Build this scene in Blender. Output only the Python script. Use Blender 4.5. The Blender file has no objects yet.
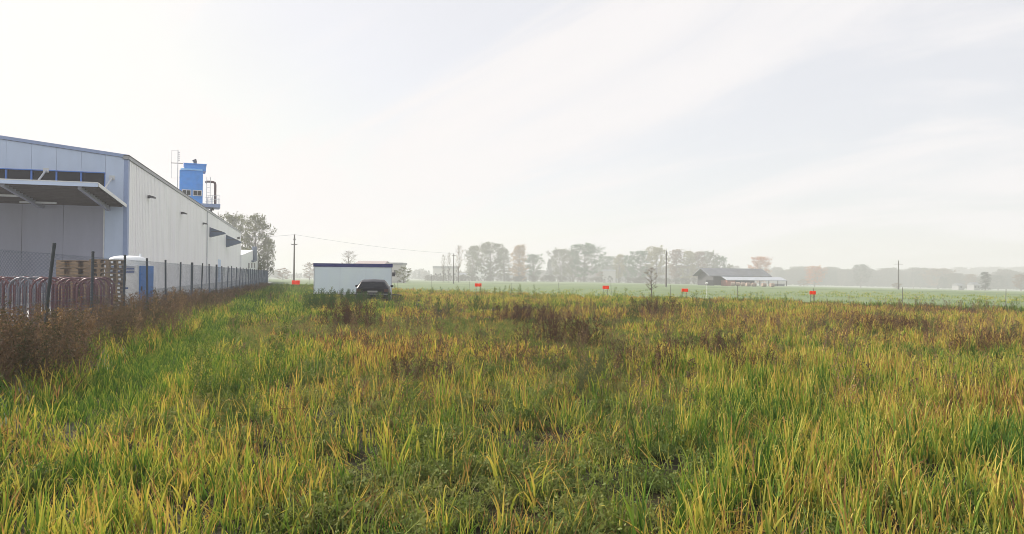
import bpy, math, random
import numpy as np
from mathutils import Vector, Matrix, Euler

R_ = math.radians
scene = bpy.context.scene
col = scene.collection

# ------------------------------------------------------------------ camera
W, H, FPX = 1024, 534, 740.0
EYE = 1.65
PITCH, ROLL = R_(0.65), R_(0.5)
cam_d = bpy.data.cameras.new('camera')
cam_d.lens = FPX / W * 36.0
cam_d.sensor_width = 36.0
cam_d.clip_start = 0.1
cam_d.clip_end = 20000
cam = bpy.data.objects.new('camera', cam_d)
col.objects.link(cam)
CAM_R = Matrix.Rotation(math.pi / 2 + PITCH, 3, 'X') @ Matrix.Rotation(ROLL, 3, 'Z')
cam.matrix_world = Matrix.Translation((0, 0, EYE)) @ CAM_R.to_4x4()
scene.camera = cam

# ------------------------------------------------------------------ light
SUN_HEAD, SUN_EL = R_(-54.0), R_(30.0)          # heading: clockwise from the view direction (+Y)
sun_dir = Vector((math.sin(SUN_HEAD) * math.cos(SUN_EL), math.cos(SUN_HEAD) * math.cos(SUN_EL), math.sin(SUN_EL)))
world = bpy.data.worlds.new('World')
scene.world = world
world.use_nodes = True
wn, wl = world.node_tree.nodes, world.node_tree.links
wn.clear()
w_out = wn.new('ShaderNodeOutputWorld')
w_bg = wn.new('ShaderNodeBackground')
w_bg.inputs['Strength'].default_value = 0.1
wl.new(w_bg.outputs[0], w_out.inputs['Surface'])
w_sky = wn.new('ShaderNodeTexSky')
w_sky.sky_type = 'NISHITA'
w_sky.sun_disc = False
w_sky.sun_elevation = SUN_EL
w_sky.sun_rotation = SUN_HEAD
w_sky.air_density = 1.0
w_sky.dust_density = 1.0
w_tc = wn.new('ShaderNodeTexCoord')
# thin high cloud: streaks on a plane far above (direction / height)
w_sep = wn.new('ShaderNodeSeparateXYZ')
wl.new(w_tc.outputs['Generated'], w_sep.inputs[0])


def wmath(op, a, b=None, c=None):
    n = wn.new('ShaderNodeMath')
    n.operation = op
    for i, v in enumerate((a, b, c)):
        if v is None:
            continue
        if isinstance(v, (int, float)):
            n.inputs[i].default_value = v
        else:
            wl.new(v, n.inputs[i])
    return n.outputs[0]


zc = wmath('ADD', wmath('MAXIMUM', w_sep.outputs[2], 0.0), 0.30)
u_ = wmath('DIVIDE', w_sep.outputs[0], zc)
v_ = wmath('DIVIDE', w_sep.outputs[1], zc)
w_cmb = wn.new('ShaderNodeCombineXYZ')
wl.new(u_, w_cmb.inputs[0])
wl.new(v_, w_cmb.inputs[1])
w_map = wn.new('ShaderNodeMapping')
w_map.vector_type = 'TEXTURE'
w_map.inputs['Rotation'].default_value = (0, 0, R_(-42))
w_map.inputs['Scale'].default_value = (1.5, 0.5, 1)
w_map.inputs['Location'].default_value = (1.3, 0.4, 0)
wl.new(w_cmb.outputs[0], w_map.inputs[0])
w_noise = wn.new('ShaderNodeTexNoise')
w_noise.inputs['Scale'].default_value = 1.25
w_noise.inputs['Detail'].default_value = 7
w_noise.inputs['Roughness'].default_value = 0.55
w_noise.inputs['Distortion'].default_value = 0.7
wl.new(w_map.outputs[0], w_noise.inputs['Vector'])
w_cov = wn.new('ShaderNodeMapRange')
w_cov.inputs['From Min'].default_value = 0.42
w_cov.inputs['From Max'].default_value = 0.62
w_cov.inputs['To Min'].default_value = 0.78
w_cov.inputs['To Max'].default_value = 0.98
w_cov.interpolation_type = 'SMOOTHSTEP'
wl.new(w_noise.outputs['Fac'], w_cov.inputs['Value'])
w_dot = wn.new('ShaderNodeVectorMath')
w_dot.operation = 'DOT_PRODUCT'
w_dot.inputs[1].default_value = sun_dir
wl.new(w_tc.outputs['Generated'], w_dot.inputs[0])
aur = wmath('POWER', wmath('MAXIMUM', w_dot.outputs['Value'], 0.0), 9.0)     # bright thin cloud round the sun
amp = wmath('MULTIPLY', wmath('MULTIPLY_ADD', aur, 0.7, 5.9), wmath('MULTIPLY_ADD', w_noise.outputs['Fac'], 0.12, 0.945))
w_cc = wn.new('ShaderNodeMix')
w_cc.data_type = 'RGBA'
w_cc.inputs['A'].default_value = (1.005, 0.985, 0.995, 1)
w_cc.inputs['B'].default_value = (1.06, 1.0, 0.955, 1)
wl.new(wmath('POWER', wmath('MAXIMUM', w_dot.outputs['Value'], 0.0), 2.5), w_cc.inputs['Factor'])
w_cs = wn.new('ShaderNodeVectorMath')
w_cs.operation = 'SCALE'
wl.new(w_cc.outputs['Result'], w_cs.inputs[0])
wl.new(amp, w_cs.inputs['Scale'])
w_mix = wn.new('ShaderNodeMix')
w_mix.data_type = 'RGBA'
wl.new(w_cov.outputs[0], w_mix.inputs['Factor'])
w_cap = wn.new('ShaderNodeVectorMath')            # the thin cloud veils the glare round the hidden sun
w_cap.operation = 'MINIMUM'
w_cap.inputs[1].default_value = (7.2, 7.0, 6.8)
wl.new(w_sky.outputs[0], w_cap.inputs[0])
wl.new(w_cap.outputs[0], w_mix.inputs['A'])
wl.new(w_cs.outputs[0], w_mix.inputs['B'])
wl.new(w_mix.outputs['Result'], w_bg.inputs['Color'])

sun_l = bpy.data.lights.new('sun', 'SUN')
sun_l.energy = 5.0
sun_l.angle = R_(1.5)
sun_l.color = (1.0, 0.92, 0.82)
sun = bpy.data.objects.new('sun', sun_l)
sun.rotation_euler = sun_dir.to_track_quat('Z', 'Y').to_euler()
sun.location = (0, 0, 60)
col.objects.link(sun)

scene.view_settings.view_transform = 'Standard'
scene.view_settings.look = 'None'
scene.view_settings.exposure = 0.66
scene.view_settings.gamma = 1.0
scene.render.engine = 'CYCLES'
cy = scene.cycles
cy.use_denoising = True
cy.denoising_input_passes = 'RGB_ALBEDO_NORMAL'
cy.denoising_prefilter = 'ACCURATE'
cy.max_bounces = 7
cy.diffuse_bounces = 3
cy.glossy_bounces = 2
cy.transmission_bounces = 4
cy.volume_bounces = 2
cy.transparent_max_bounces = 8
cy.pixel_filter_type = 'BLACKMAN_HARRIS'
cy.filter_width = 0.9
cy.use_adaptive_sampling = True
cy.adaptive_threshold = 0.01
cy.sample_clamp_indirect = 6


# ------------------------------------------------------------------ helpers
def ray(px, py):
    return CAM_R @ Vector(((px - W / 2) / FPX, -(py - H / 2) / FPX, -1.0))


def at(px, py, depth):
    d = ray(px, py)
    return Vector((0, 0, EYE)) + d * (depth / d.y)


def terrain(x, y):
    x = np.asarray(x, float)
    y = np.asarray(y, float)
    a = np.clip(y - 75, 0, 900)
    b = np.clip(x - 40, 0, 600)
    return -0.006 * a * a / (a + 15) - 0.012 * b * b / (b + 12)


def tz(x, y):
    return float(terrain(x, y))


VP = ray(302, 273.5)
U = Vector((VP.x, VP.y, 0)).normalized()       # along the factory fence and wall, away from the camera
N = Vector((U.y, -U.x, 0))                      # across it, to the right
YAW = math.atan2(-U.x, U.y)


def TS(t, s, z=0.0):
    p = U * t + N * s
    return Vector((p.x, p.y, z))


def ts_of_px(px, s):                             # t of the point on the line s seen at column px
    a = (px - W / 2) / FPX
    y = s / (N.x * a + N.y)
    return (U.x * a + U.y) * y


rng = np.random.default_rng(11)
rnd = random.Random(5)
ORD = 'first second third fourth fifth sixth seventh eighth ninth tenth eleventh twelfth thirteenth fourteenth'.split()


class VNoise:
    def __init__(self, seed, n=64):
        self.g = np.random.default_rng(seed).random((n, n))
        self.n = n

    def __call__(self, x, y, scale):
        x = np.asarray(x) / scale + 500.3
        y = np.asarray(y) / scale + 500.7
        xi, yi = np.floor(x).astype(int), np.floor(y).astype(int)
        fx, fy = x - xi, y - yi
        fx = fx * fx * (3 - 2 * fx)
        fy = fy * fy * (3 - 2 * fy)
        g, n = self.g, self.n
        a = g[xi % n, yi % n]
        b = g[(xi + 1) % n, yi % n]
        c = g[xi % n, (yi + 1) % n]
        d = g[(xi + 1) % n, (yi + 1) % n]
        return (a * (1 - fx) + b * fx) * (1 - fy) + (c * (1 - fx) + d * fx) * fy


def fbm(nz, x, y, s):
    return (nz(x, y, s) + 0.5 * nz(x, y, s / 2.1) + 0.25 * nz(x, y, s / 4.3)) / 1.75


# ------------------------------------------------------------------ materials
MATS = {}


def base_mat(name):
    m = bpy.data.materials.new(name)
    m.use_nodes = True
    nt = m.node_tree
    b = nt.nodes['Principled BSDF']
    return m, nt, b


def mat(name, color, rough=0.6, metal=0.0, var=0.12, scale=3.0, dirt=None, dirt_amt=0.0, bump=0.0, stretch=None):
    """paint / metal / concrete: base colour with soft procedural wear"""
    if name in MATS:
        return MATS[name]
    m, nt, b = base_mat(name)
    n, l = nt.nodes, nt.links
    tc = n.new('ShaderNodeTexCoord')
    vec = tc.outputs['Object']
    if stretch:
        mp = n.new('ShaderNodeMapping')
        mp.inputs['Scale'].default_value = stretch
        l.new(vec, mp.inputs[0])
        vec = mp.outputs[0]
    nz = n.new('ShaderNodeTexNoise')
    nz.inputs['Scale'].default_value = scale
    nz.inputs['Detail'].default_value = 6
    nz.inputs['Roughness'].default_value = 0.6
    l.new(vec, nz.inputs['Vector'])
    mr = n.new('ShaderNodeMapRange')
    mr.inputs['From Min'].default_value = 0.3
    mr.inputs['From Max'].default_value = 0.7
    l.new(nz.outputs['Fac'], mr.inputs['Value'])
    mx = n.new('ShaderNodeMix')
    mx.data_type = 'RGBA'
    c = np.array(color[:3])
    mx.inputs['A'].default_value = (*(c * (1 - var)), 1)
    mx.inputs['B'].default_value = (*np.minimum(c * (1 + var), 0.9), 1)
    l.new(mr.outputs[0], mx.inputs['Factor'])
    out = mx.outputs['Result']
    if dirt:
        n2 = n.new('ShaderNodeTexNoise')
        n2.inputs['Scale'].default_value = scale * 0.37
        n2.inputs['Detail'].default_value = 8
        l.new(vec, n2.inputs['Vector'])
        m2 = n.new('ShaderNodeMapRange')
        m2.inputs['From Min'].default_value = 0.48
        m2.inputs['From Max'].default_value = 0.75
        m2.inputs['To Max'].default_value = dirt_amt
        l.new(n2.outputs['Fac'], m2.inputs['Value'])
        x2 = n.new('ShaderNodeMix')
        x2.data_type = 'RGBA'
        l.new(out, x2.inputs['A'])
        x2.inputs['B'].default_value = (*dirt, 1)
        l.new(m2.outputs[0], x2.inputs['Factor'])
        out = x2.outputs['Result']
    l.new(out, b.inputs['Base Color'])
    b.inputs['Roughness'].default_value = rough
    b.inputs['Metallic'].default_value = metal
    if bump:
        bp = n.new('ShaderNodeBump')
        bp.inputs['Strength'].default_value = bump
        bp.inputs['Distance'].default_value = 0.02
        l.new(nz.outputs['Fac'], bp.inputs['Height'])
        l.new(bp.outputs[0], b.inputs['Normal'])
    MATS[name] = m
    return m


def leaf_shader(nt, color_socket, trans=0.35, rough=0.7, spec=0.1, trans_gain=1.05):
    n, l = nt.nodes, nt.links
    b = n['Principled BSDF']
    b.inputs['Roughness'].default_value = rough
    b.inputs['Specular IOR Level'].default_value = spec
    l.new(color_socket, b.inputs['Base Color'])
    tr = n.new('ShaderNodeBsdfTranslucent')
    g = n.new('ShaderNodeVectorMath')
    g.operation = 'MULTIPLY'
    g.inputs[1].default_value = (trans_gain * 1.1, trans_gain * 1.05, trans_gain * 0.7)
    l.new(color_socket, g.inputs[0])
    l.new(g.outputs[0], tr.inputs['Color'])
    ms = n.new('ShaderNodeMixShader')
    ms.inputs[0].default_value = trans
    l.new(b.outputs[0], ms.inputs[1])
    l.new(tr.outputs[0], ms.inputs[2])
    out = [x for x in n if x.type == 'OUTPUT_MATERIAL'][0]
    l.new(ms.outputs[0], out.inputs['Surface'])


def ramp(nt, fac, stops):
    r = nt.nodes.new('ShaderNodeValToRGB')
    e = r.color_ramp.elements
    while len(e) < len(stops):
        e.new(0.5)
    for el, (p, c) in zip(e, stops):
        el.position = p
        el.color = (*c, 1)
    nt.links.new(fac, r.inputs[0])
    return r.outputs[0]


def plant_mat(name, stops, tint_w=1.0, leaf_w=0.50, tip_w=0.28, trans=0.3):
    """colour from the plant's own ripeness (instance attribute), the leaf's and the distance to the leaf tip"""
    if name in MATS:
        return MATS[name]
    m, nt, b = base_mat(name)
    n, l = nt.nodes, nt.links
    ti = n.new('ShaderNodeAttribute')
    ti.attribute_type = 'INSTANCER'
    ti.attribute_name = 'tint'
    va = n.new('ShaderNodeAttribute')
    va.attribute_name = 'leafvar'
    sp = n.new('ShaderNodeSeparateColor')
    l.new(va.outputs['Color'], sp.inputs[0])

    def mth(op, a, b_):
        q = n.new('ShaderNodeMath')
        q.operation = op
        for i, v in enumerate((a, b_)):
            if isinstance(v, (int, float)):
                q.inputs[i].default_value = v
            else:
                l.new(v, q.inputs[i])
        return q.outputs[0]
    f = mth('MULTIPLY', ti.outputs['Fac'], tint_w)
    f = mth('ADD', f, mth('MULTIPLY', mth('SUBTRACT', sp.outputs[1], 0.5), leaf_w))
    f = mth('ADD', f, mth('MULTIPLY', mth('SUBTRACT', sp.outputs[0], 0.5), tip_w))
    leaf_shader(nt, ramp(nt, f, stops), trans)
    MATS[name] = m
    return m


GRASS = plant_mat('grass_blades', [
    (0.00, (0.050, 0.115, 0.020)), (0.20, (0.120, 0.215, 0.034)), (0.40, (0.265, 0.320, 0.055)),
    (0.58, (0.470, 0.420, 0.085)), (0.74, (0.540, 0.375, 0.100)), (0.87, (0.360, 0.200, 0.090)), (1.0, (0.120, 0.075, 0.045))],
    leaf_w=0.50, tip_w=0.42)
HERB = plant_mat('herb_leaves', [
    (0.0, (0.055, 0.095, 0.024)), (0.3, (0.135, 0.190, 0.050)), (0.5, (0.240, 0.265, 0.085)),
    (0.7, (0.300, 0.260, 0.110)), (1.0, (0.140, 0.085, 0.045))], leaf_w=0.3, tip_w=0.0, trans=0.3)
DRY = plant_mat('dry_stalks', [
    (0.0, (0.070, 0.075, 0.040)), (0.3, (0.120, 0.085, 0.062)), (0.6, (0.175, 0.112, 0.076)), (0.85, (0.290, 0.195, 0.115)),
    (1.0, (0.30, 0.20, 0.11))], leaf_w=0.5, tip_w=0.15, trans=0.2)


def crown_mat():
    m, nt, b = base_mat('tree_leaves')
    n, l = nt.nodes, nt.links
    oi = n.new('ShaderNodeObjectInfo')
    va = n.new('ShaderNodeAttribute')
    va.attribute_name = 'leafvar'
    sp = n.new('ShaderNodeSeparateColor')
    l.new(va.outputs['Color'], sp.inputs[0])
    mr = n.new('ShaderNodeMapRange')
    mr.inputs['To Min'].default_value = 0.6
    mr.inputs['To Max'].default_value = 1.35
    l.new(sp.outputs[1], mr.inputs['Value'])
    vm = n.new('ShaderNodeVectorMath')
    vm.operation = 'SCALE'
    l.new(oi.outputs['Color'], vm.inputs[0])
    l.new(mr.outputs[0], vm.inputs['Scale'])
    leaf_shader(nt, vm.outputs[0], 0.3)
    return m


LEAVES = crown_mat()
BARK = mat('bark', (0.15, 0.13, 0.11), 0.9, var=0.3, scale=2, stretch=(4, 4, 0.6))


# ------------------------------------------------------------------ mesh builder
class MB:
    def __init__(self):
        self.v, self.f, self.c = [], [], []

    def quad(self, a, b, c, d):
        i = len(self.v)
        self.v += [tuple(a), tuple(b), tuple(c), tuple(d)]
        self.f.append((i, i + 1, i + 2, i + 3))
        return self

    def poly(self, pts):
        i = len(self.v)
        self.v += [tuple(p) for p in pts]
        self.f.append(tuple(range(i, i + len(pts))))
        return self

    def box(self, x0, x1, y0, y1, z0, z1, M=None):
        p = [Vector((x, y, z)) for z in (z0, z1) for (x, y) in ((x0, y0), (x1, y0), (x1, y1), (x0, y1))]
        if M is not None:
            p = [M @ q for q in p]
        i = len(self.v)
        self.v += [tuple(q) for q in p]
        for f in ((3, 2, 1, 0), (4, 5, 6, 7), (0, 1, 5, 4), (1, 2, 6, 5), (2, 3, 7, 6), (3, 0, 4, 7)):
            self.f.append(tuple(i + k for k in f))
        return self

    def tube(self, pts, radii, sides=6, cap=True):
        pts = [Vector(p) for p in pts]
        if isinstance(radii, (int, float)):
            radii = [radii] * len(pts)
        i0 = len(self.v)
        ref = None
        for k, p in enumerate(pts):
            d = (pts[min(k + 1, len(pts) - 1)] - pts[max(k - 1, 0)])
            d = d.normalized() if d.length > 1e-9 else Vector((0, 0, 1))
            if ref is None:
                ref = d.orthogonal().normalized()
            x = (ref - d * ref.dot(d))
            x = x.normalized() if x.length > 1e-6 else d.orthogonal().normalized()
            ref = x
            y = d.cross(x)
            for s in range(sides):
                a = 2 * math.pi * s / sides
                self.v.append(tuple(p + (x * math.cos(a) + y * math.sin(a)) * radii[k]))
        for k in range(len(pts) - 1):
            for s in range(sides):
                a, b = i0 + k * sides + s, i0 + k * sides + (s + 1) % sides
                self.f.append((a, b, b + sides, a + sides))
        if cap:
            self.f.append(tuple(i0 + s for s in reversed(range(sides))))
            self.f.append(tuple(i0 + (len(pts) - 1) * sides + s for s in range(sides)))
        return self

    def prism(self, poly, z0, z1, axis='z'):
        """extrude a 2-D outline; axis gives the extrusion direction"""
        def P(a, b, c):
            return {'z': (a, b, c), 'x': (c, a, b), 'y': (a, c, b)}[axis]
        i, n = len(self.v), len(poly)
        self.v += [P(a, b, z0) for a, b in poly] + [P(a, b, z1) for a, b in poly]
        self.f.append(tuple(i + k for k in reversed(range(n))))
        self.f.append(tuple(i + n + k for k in range(n)))
        for k in range(n):
            j = (k + 1) % n
            self.f.append((i + k, i + j, i + n + j, i + n + k))
        return self

    def mesh(self, name):
        me = bpy.data.meshes.new(name)
        me.from_pydata(self.v, [], self.f)
        if self.c:
            at_ = me.color_attributes.new('leafvar', 'FLOAT_COLOR', 'POINT')
            at_.data.foreach_set('color', np.array(self.c, np.float32).ravel())
        me.update()
        return me

    def build(self, name, material, parent=None, smooth=False, fix=True):
        me = self.mesh(name)
        me.materials.append(material)
        if smooth:
            me.polygons.foreach_set('use_smooth', [True] * len(me.polygons))
        return link(name, me, parent)


def link(name, me, parent=None):
    o = bpy.data.objects.new(name, me)
    col.objects.link(o)
    if parent:
        o.parent = parent
    return o


def tag(o, label=None, cat=None, group=None, kind=None):
    if label:
        o['label'] = label
    if cat:
        o['category'] = cat
    if group:
        o['group'] = group
    if kind:
        o['kind'] = kind
    return o


def empty(name, loc, rz=0.0, label=None, cat=None, group=None):
    o = bpy.data.objects.new(name, None)
    col.objects.link(o)
    o.location = loc
    o.rotation_euler = (0, 0, rz)
    return tag(o, label, cat, group)


def copy_tree(o, parent=None):
    c = o.copy()
    col.objects.link(c)
    c.parent = parent
    for ch in [k for k in bpy.data.objects if k.parent == o]:
        copy_tree(ch, c)
    return c


def bevel(o, w=0.02, seg=2):
    m = o.modifiers.new('bevel', 'BEVEL')
    m.width = w
    m.segments = seg
    m.limit_method = 'ANGLE'
    return o


# ================================================================== GROUND
def soil_mat(name, stops, s1, s2):
    m, nt, b = base_mat(name)
    n, l = nt.nodes, nt.links
    tc = n.new('ShaderNodeTexCoord')
    a = n.new('ShaderNodeTexNoise')
    a.inputs['Scale'].default_value = s1
    a.inputs['Detail'].default_value = 9
    a.inputs['Roughness'].default_value = 0.65
    l.new(tc.outputs['Object'], a.inputs['Vector'])
    c = n.new('ShaderNodeTexNoise')
    c.inputs['Scale'].default_value = s2
    c.inputs['Detail'].default_value = 6
    l.new(tc.outputs['Object'], c.inputs['Vector'])
    mx = n.new('ShaderNodeMath')
    mx.operation = 'MULTIPLY_ADD'
    l.new(a.outputs['Fac'], mx.inputs[0])
    mx.inputs[1].default_value = 0.6
    ml = n.new('ShaderNodeMath')
    ml.operation = 'MULTIPLY'
    ml.inputs[1].default_value = 0.4
    l.new(c.outputs['Fac'], ml.inputs[0])
    l.new(ml.outputs[0], mx.inputs[2])
    mr = n.new('ShaderNodeMapRange')
    mr.inputs['From Min'].default_value = 0.33
    mr.inputs['From Max'].default_value = 0.67
    l.new(mx.outputs[0], mr.inputs['Value'])
    l.new(ramp(nt, mr.outputs[0], stops), b.inputs['Base Color'])
    b.inputs['Roughness'].default_value = 0.95
    b.inputs['Specular IOR Level'].default_value = 0.1
    bp = n.new('ShaderNodeBump')
    bp.inputs['Strength'].default_value = 0.6
    bp.inputs['Distance'].default_value = 0.08
    l.new(c.outputs['Fac'], bp.inputs['Height'])
    l.new(bp.outputs[0], b.inputs['Normal'])
    return m


MEADOW = soil_mat('meadow_turf', [(0.0, (0.115, 0.145, 0.085)), (0.45, (0.155, 0.205, 0.110)), (0.75, (0.180, 0.225, 0.125)), (1.0, (0.21, 0.215, 0.13))], 0.035, 0.6)
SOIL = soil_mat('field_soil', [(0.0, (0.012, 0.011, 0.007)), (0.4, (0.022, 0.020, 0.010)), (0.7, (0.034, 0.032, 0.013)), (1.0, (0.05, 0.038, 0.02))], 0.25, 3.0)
YARD = mat('yard_concrete', (0.45, 0.45, 0.44), 0.9, var=0.2, scale=0.8, dirt=(0.12, 0.11, 0.10), dirt_amt=0.6, bump=0.2)


def sheet(name, xs, ys, zoff, material):
    X, Y = np.meshgrid(xs, ys)
    Z = terrain(X, Y) + zoff
    v = np.stack([X.ravel(), Y.ravel(), Z.ravel()], 1)
    nx, ny = len(xs), len(ys)
    f = [(j * nx + i, j * nx + i + 1, (j + 1) * nx + i + 1, (j + 1) * nx + i) for j in range(ny - 1) for i in range(nx - 1)]
    me = bpy.data.meshes.new(name)
    me.from_pydata(v.tolist(), [], f)
    me.materials.append(material)
    me.polygons.foreach_set('use_smooth', [True] * len(me.polygons))
    o = link(name, me)
    o['kind'] = 'structure'
    return o


gx = np.concatenate([-np.geomspace(3000, 60, 26), np.arange(-50, 51, 10), np.geomspace(60, 3000, 26)])
gy = np.concatenate([-np.geomspace(300, 20, 5), np.arange(-10, 141, 10), np.geomspace(150, 3000, 34)])
sheet('ground', gx, gy, 0.0, MEADOW)

# the crop field's far edge runs slantwise: from EA (right, near) to EB (left, far)
EA, EB = Vector((25.6, 37.0, 0)), Vector((-11.3, 75.0, 0))
E_DIR = (EB - EA).normalized()
E_N = Vector((-E_DIR.y, E_DIR.x, 0))                 # towards the field (near side) or away
if E_N.dot(Vector((0, 0, 0)) - EA) < 0:
    E_N = -E_N


def in_field(x, y):                                  # signed distance inside the field edge
    return (x - EA.x) * E_N.x + (y - EA.y) * E_N.y


def st(x, y):
    return x * U.x + y * U.y, x * N.x + y * N.y


FP = [TS(-30, -3.0), TS(105, -3.0)]
pa = EA - E_DIR * 60
pb = EA + E_DIR * 110
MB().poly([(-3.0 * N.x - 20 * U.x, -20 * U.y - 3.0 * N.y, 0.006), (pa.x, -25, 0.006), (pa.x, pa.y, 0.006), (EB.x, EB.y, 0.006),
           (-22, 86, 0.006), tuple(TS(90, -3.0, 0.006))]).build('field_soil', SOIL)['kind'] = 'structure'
MB().poly([tuple(TS(-5, -42, 0.010)), tuple(TS(-5, -5.25, 0.010)), tuple(TS(150, -5.25, 0.010)), tuple(TS(150, -42, 0.010))]).build('yard_pavement', YARD)['kind'] = 'structure'


# ================================================================== FACTORY HALL
BLUEWALL = mat('pale_blue_panel', (0.50, 0.60, 0.79), 0.5, var=0.05, scale=1.5, dirt=(0.28, 0.40, 0.62), dirt_amt=0.25, stretch=(1, 1, 0.3))
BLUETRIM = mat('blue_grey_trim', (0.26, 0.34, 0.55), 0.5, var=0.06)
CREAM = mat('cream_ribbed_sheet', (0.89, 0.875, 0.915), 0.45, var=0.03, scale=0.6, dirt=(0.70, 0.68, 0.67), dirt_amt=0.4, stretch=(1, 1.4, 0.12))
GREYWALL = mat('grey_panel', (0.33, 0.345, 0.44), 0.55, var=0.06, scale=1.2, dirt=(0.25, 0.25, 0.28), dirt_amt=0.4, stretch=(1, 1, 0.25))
DKGREY = mat('dark_grey_metal', (0.07, 0.07, 0.08), 0.5, var=0.2)
FLASH = mat('roof_flashing', (0.30, 0.31, 0.33), 0.45, var=0.15)
WHITE = mat('white_paint', (0.78, 0.79, 0.80), 0.5, var=0.05, dirt=(0.55, 0.54, 0.5), dirt_amt=0.3)
STEEL = mat('pale_steel', (0.55, 0.57, 0.60), 0.45, 0.3, var=0.12)
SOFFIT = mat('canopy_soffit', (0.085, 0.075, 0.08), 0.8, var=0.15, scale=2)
GLASS = mat('dark_glass', (0.012, 0.014, 0.022), 0.3, var=0.2)
GLASS.node_tree.nodes['Principled BSDF'].inputs['Specular IOR Level'].default_value = 0.12
MULL = mat('blue_mullion', (0.06, 0.19, 0.62), 0.45, var=0.1)
ROYAL = mat('royal_blue_paint', (0.03, 0.27, 0.80), 0.45, var=0.12, scale=1.2, dirt=(0.03, 0.12, 0.3), dirt_amt=0.35)
HOODB = mat('hood_blue', (0.09, 0.125, 0.19), 0.5, var=0.15)
CONC = mat('plinth_concrete', (0.55, 0.55, 0.54), 0.85, var=0.15, scale=2, dirt=(0.3, 0.3, 0.28), dirt_amt=0.5)

S_WALL = -10.5
T0 = ts_of_px(126, S_WALL)
T1 = ts_of_px(240.5, S_WALL)
L = T1 - T0
EAVE, PIT, DEEP = 8.85, 0.115, 34.0
hall = empty('factory_hall', TS(T0, S_WALL), YAW, 'long factory hall with cream ribbed side wall and pale blue gabled front', 'factory')

# ribbed side wall (local plane x = 0, runs along +y)
m = MB()
prof = []
y = 0.45
while y < L:
    for dy, dx in ((0.0, -0.06), (0.08, -0.06), (0.10, 0.02), (0.48, 0.02), (0.51, -0.02), (0.58, -0.02), (0.61, 0.02), (0.98, 0.02), (1.0, -0.06)):
        if y + dy <= L:
            prof.append((dx, y + dy))
    y += 1.02
i0 = 0
for (x, yy) in prof:
    m.v += [(x, yy, 0.42), (x, yy, EAVE - 0.22)]
for k in range(len(prof) - 1):
    m.f.append((2 * k, 2 * k + 2, 2 * k + 3, 2 * k + 1))
m.build('side_wall', CREAM, hall)
MB().box(-0.2, 0.035, 0.0, 0.44, 0.0, EAVE - 0.05).build('corner_column', BLUETRIM, hall)
MB().box(-0.3, 0.05, 0.442, L, 0.0, 0.41).build('plinth', CONC, hall)
MB().box(-0.25, 0.10, -0.10, L + 0.1, EAVE - 0.20, EAVE).build('eave_flashing', FLASH, hall)
MB().box(-0.2, 0.13, -0.12, L + 0.1, EAVE + 0.003, EAVE + 0.05).build('gutter', DKGREY, hall)
# far wall, left wall, roof
rp = [(0.1, EAVE + 0.06), (-DEEP / 2, EAVE + 0.06 + PIT * DEEP / 2), (-DEEP, EAVE + 0.06), (-DEEP, EAVE - 0.1), (-DEEP / 2, EAVE - 0.1 + PIT * DEEP / 2), (-0.27, EAVE - 0.1)]
m = MB()
m.prism([(a, b) for a, b in rp], 0.05, L + 0.05, 'y')
m.build('roof', FLASH, hall)
MB().box(-DEEP, -0.42, L - 0.2, L, 0.0, EAVE - 0.12).build('end_wall', CREAM, hall)
MB().box(-DEEP, -DEEP + 0.2, 0.2, L - 0.21, 0.0, EAVE - 0.12).build('rear_wall', CREAM, hall)
# front gable: separate panels above the ribbon window
PW = 1.335
WZ0, WZ1 = 6.55, 7.72
x = -0.205
k = 0
while x > -DEEP + 1:
    xa, xb = x, max(x - PW + 0.012, -DEEP)
    if k == 0:
        xb = -1.22
    za, zb = EAVE - 0.14 + PIT * -xa, EAVE - 0.14 + PIT * -xb
    if -xa > DEEP / 2:
        za, zb = EAVE - 0.14 + PIT * (DEEP + xa), EAVE - 0.14 + PIT * (DEEP + xb)
    lo = 0.0 if k == 0 else WZ1 + 0.06
    MB().prism([(xb, lo), (xa, lo), (xa, za), (xb, zb)], 0.0, 0.14, 'y').build('front_panel', BLUEWALL, hall)
    if k > 0:
        g = MB().box(xb + 0.05, xa - 0.05, 0.10, 0.14, WZ0, WZ1).build('window_pane', GLASS, hall)
        MB().box(xa - 0.05, xa + 0.038, 0.03, 0.16, WZ0, WZ1).build('window_mullion', MULL, hall)
    x = (xb - 0.012) if k == 0 else x - PW
    k += 1
MB().box(-DEEP + 1, -1.23, -0.02, 0.15, WZ1 + 0.003, WZ1 + 0.057).build('window_head', MULL, hall)
MB().box(-DEEP + 1, -1.23, -0.02, 0.15, WZ0 - 0.08, WZ0 - 0.003).build('window_sill', MULL, hall)
MB().box(-DEEP + 0.3, -1.3, 0.4, 0.5, 0.0, EAVE).build('inner_wall', DKGREY, hall)
# gable flashing
MB().prism([(0.10, EAVE - 0.13), (0.10, EAVE + 0.07), (-DEEP / 2, EAVE + 0.07 + PIT * DEEP / 2), (-DEEP / 2, EAVE - 0.13 + PIT * DEEP / 2)], -0.08, -0.003, 'y').build('gable_flashing', BLUETRIM, hall)
# loading wall under the canopy
x = -1.30
for k in range(14):
    if k < 4:
        w = 2.2
    else:
        w = 1.9
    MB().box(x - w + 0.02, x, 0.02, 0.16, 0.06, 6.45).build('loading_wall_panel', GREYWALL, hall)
    x -= w
MB().box(-1.30 + 0.003, -1.222, -0.05, 0.16, 0.0, 6.45).build('door_frame', STEEL, hall)
MB().box(-DEEP + 1, -1.31, -0.03, 0.018, 0.0, 0.35).build('dock_kerb', CONC, hall)

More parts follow.
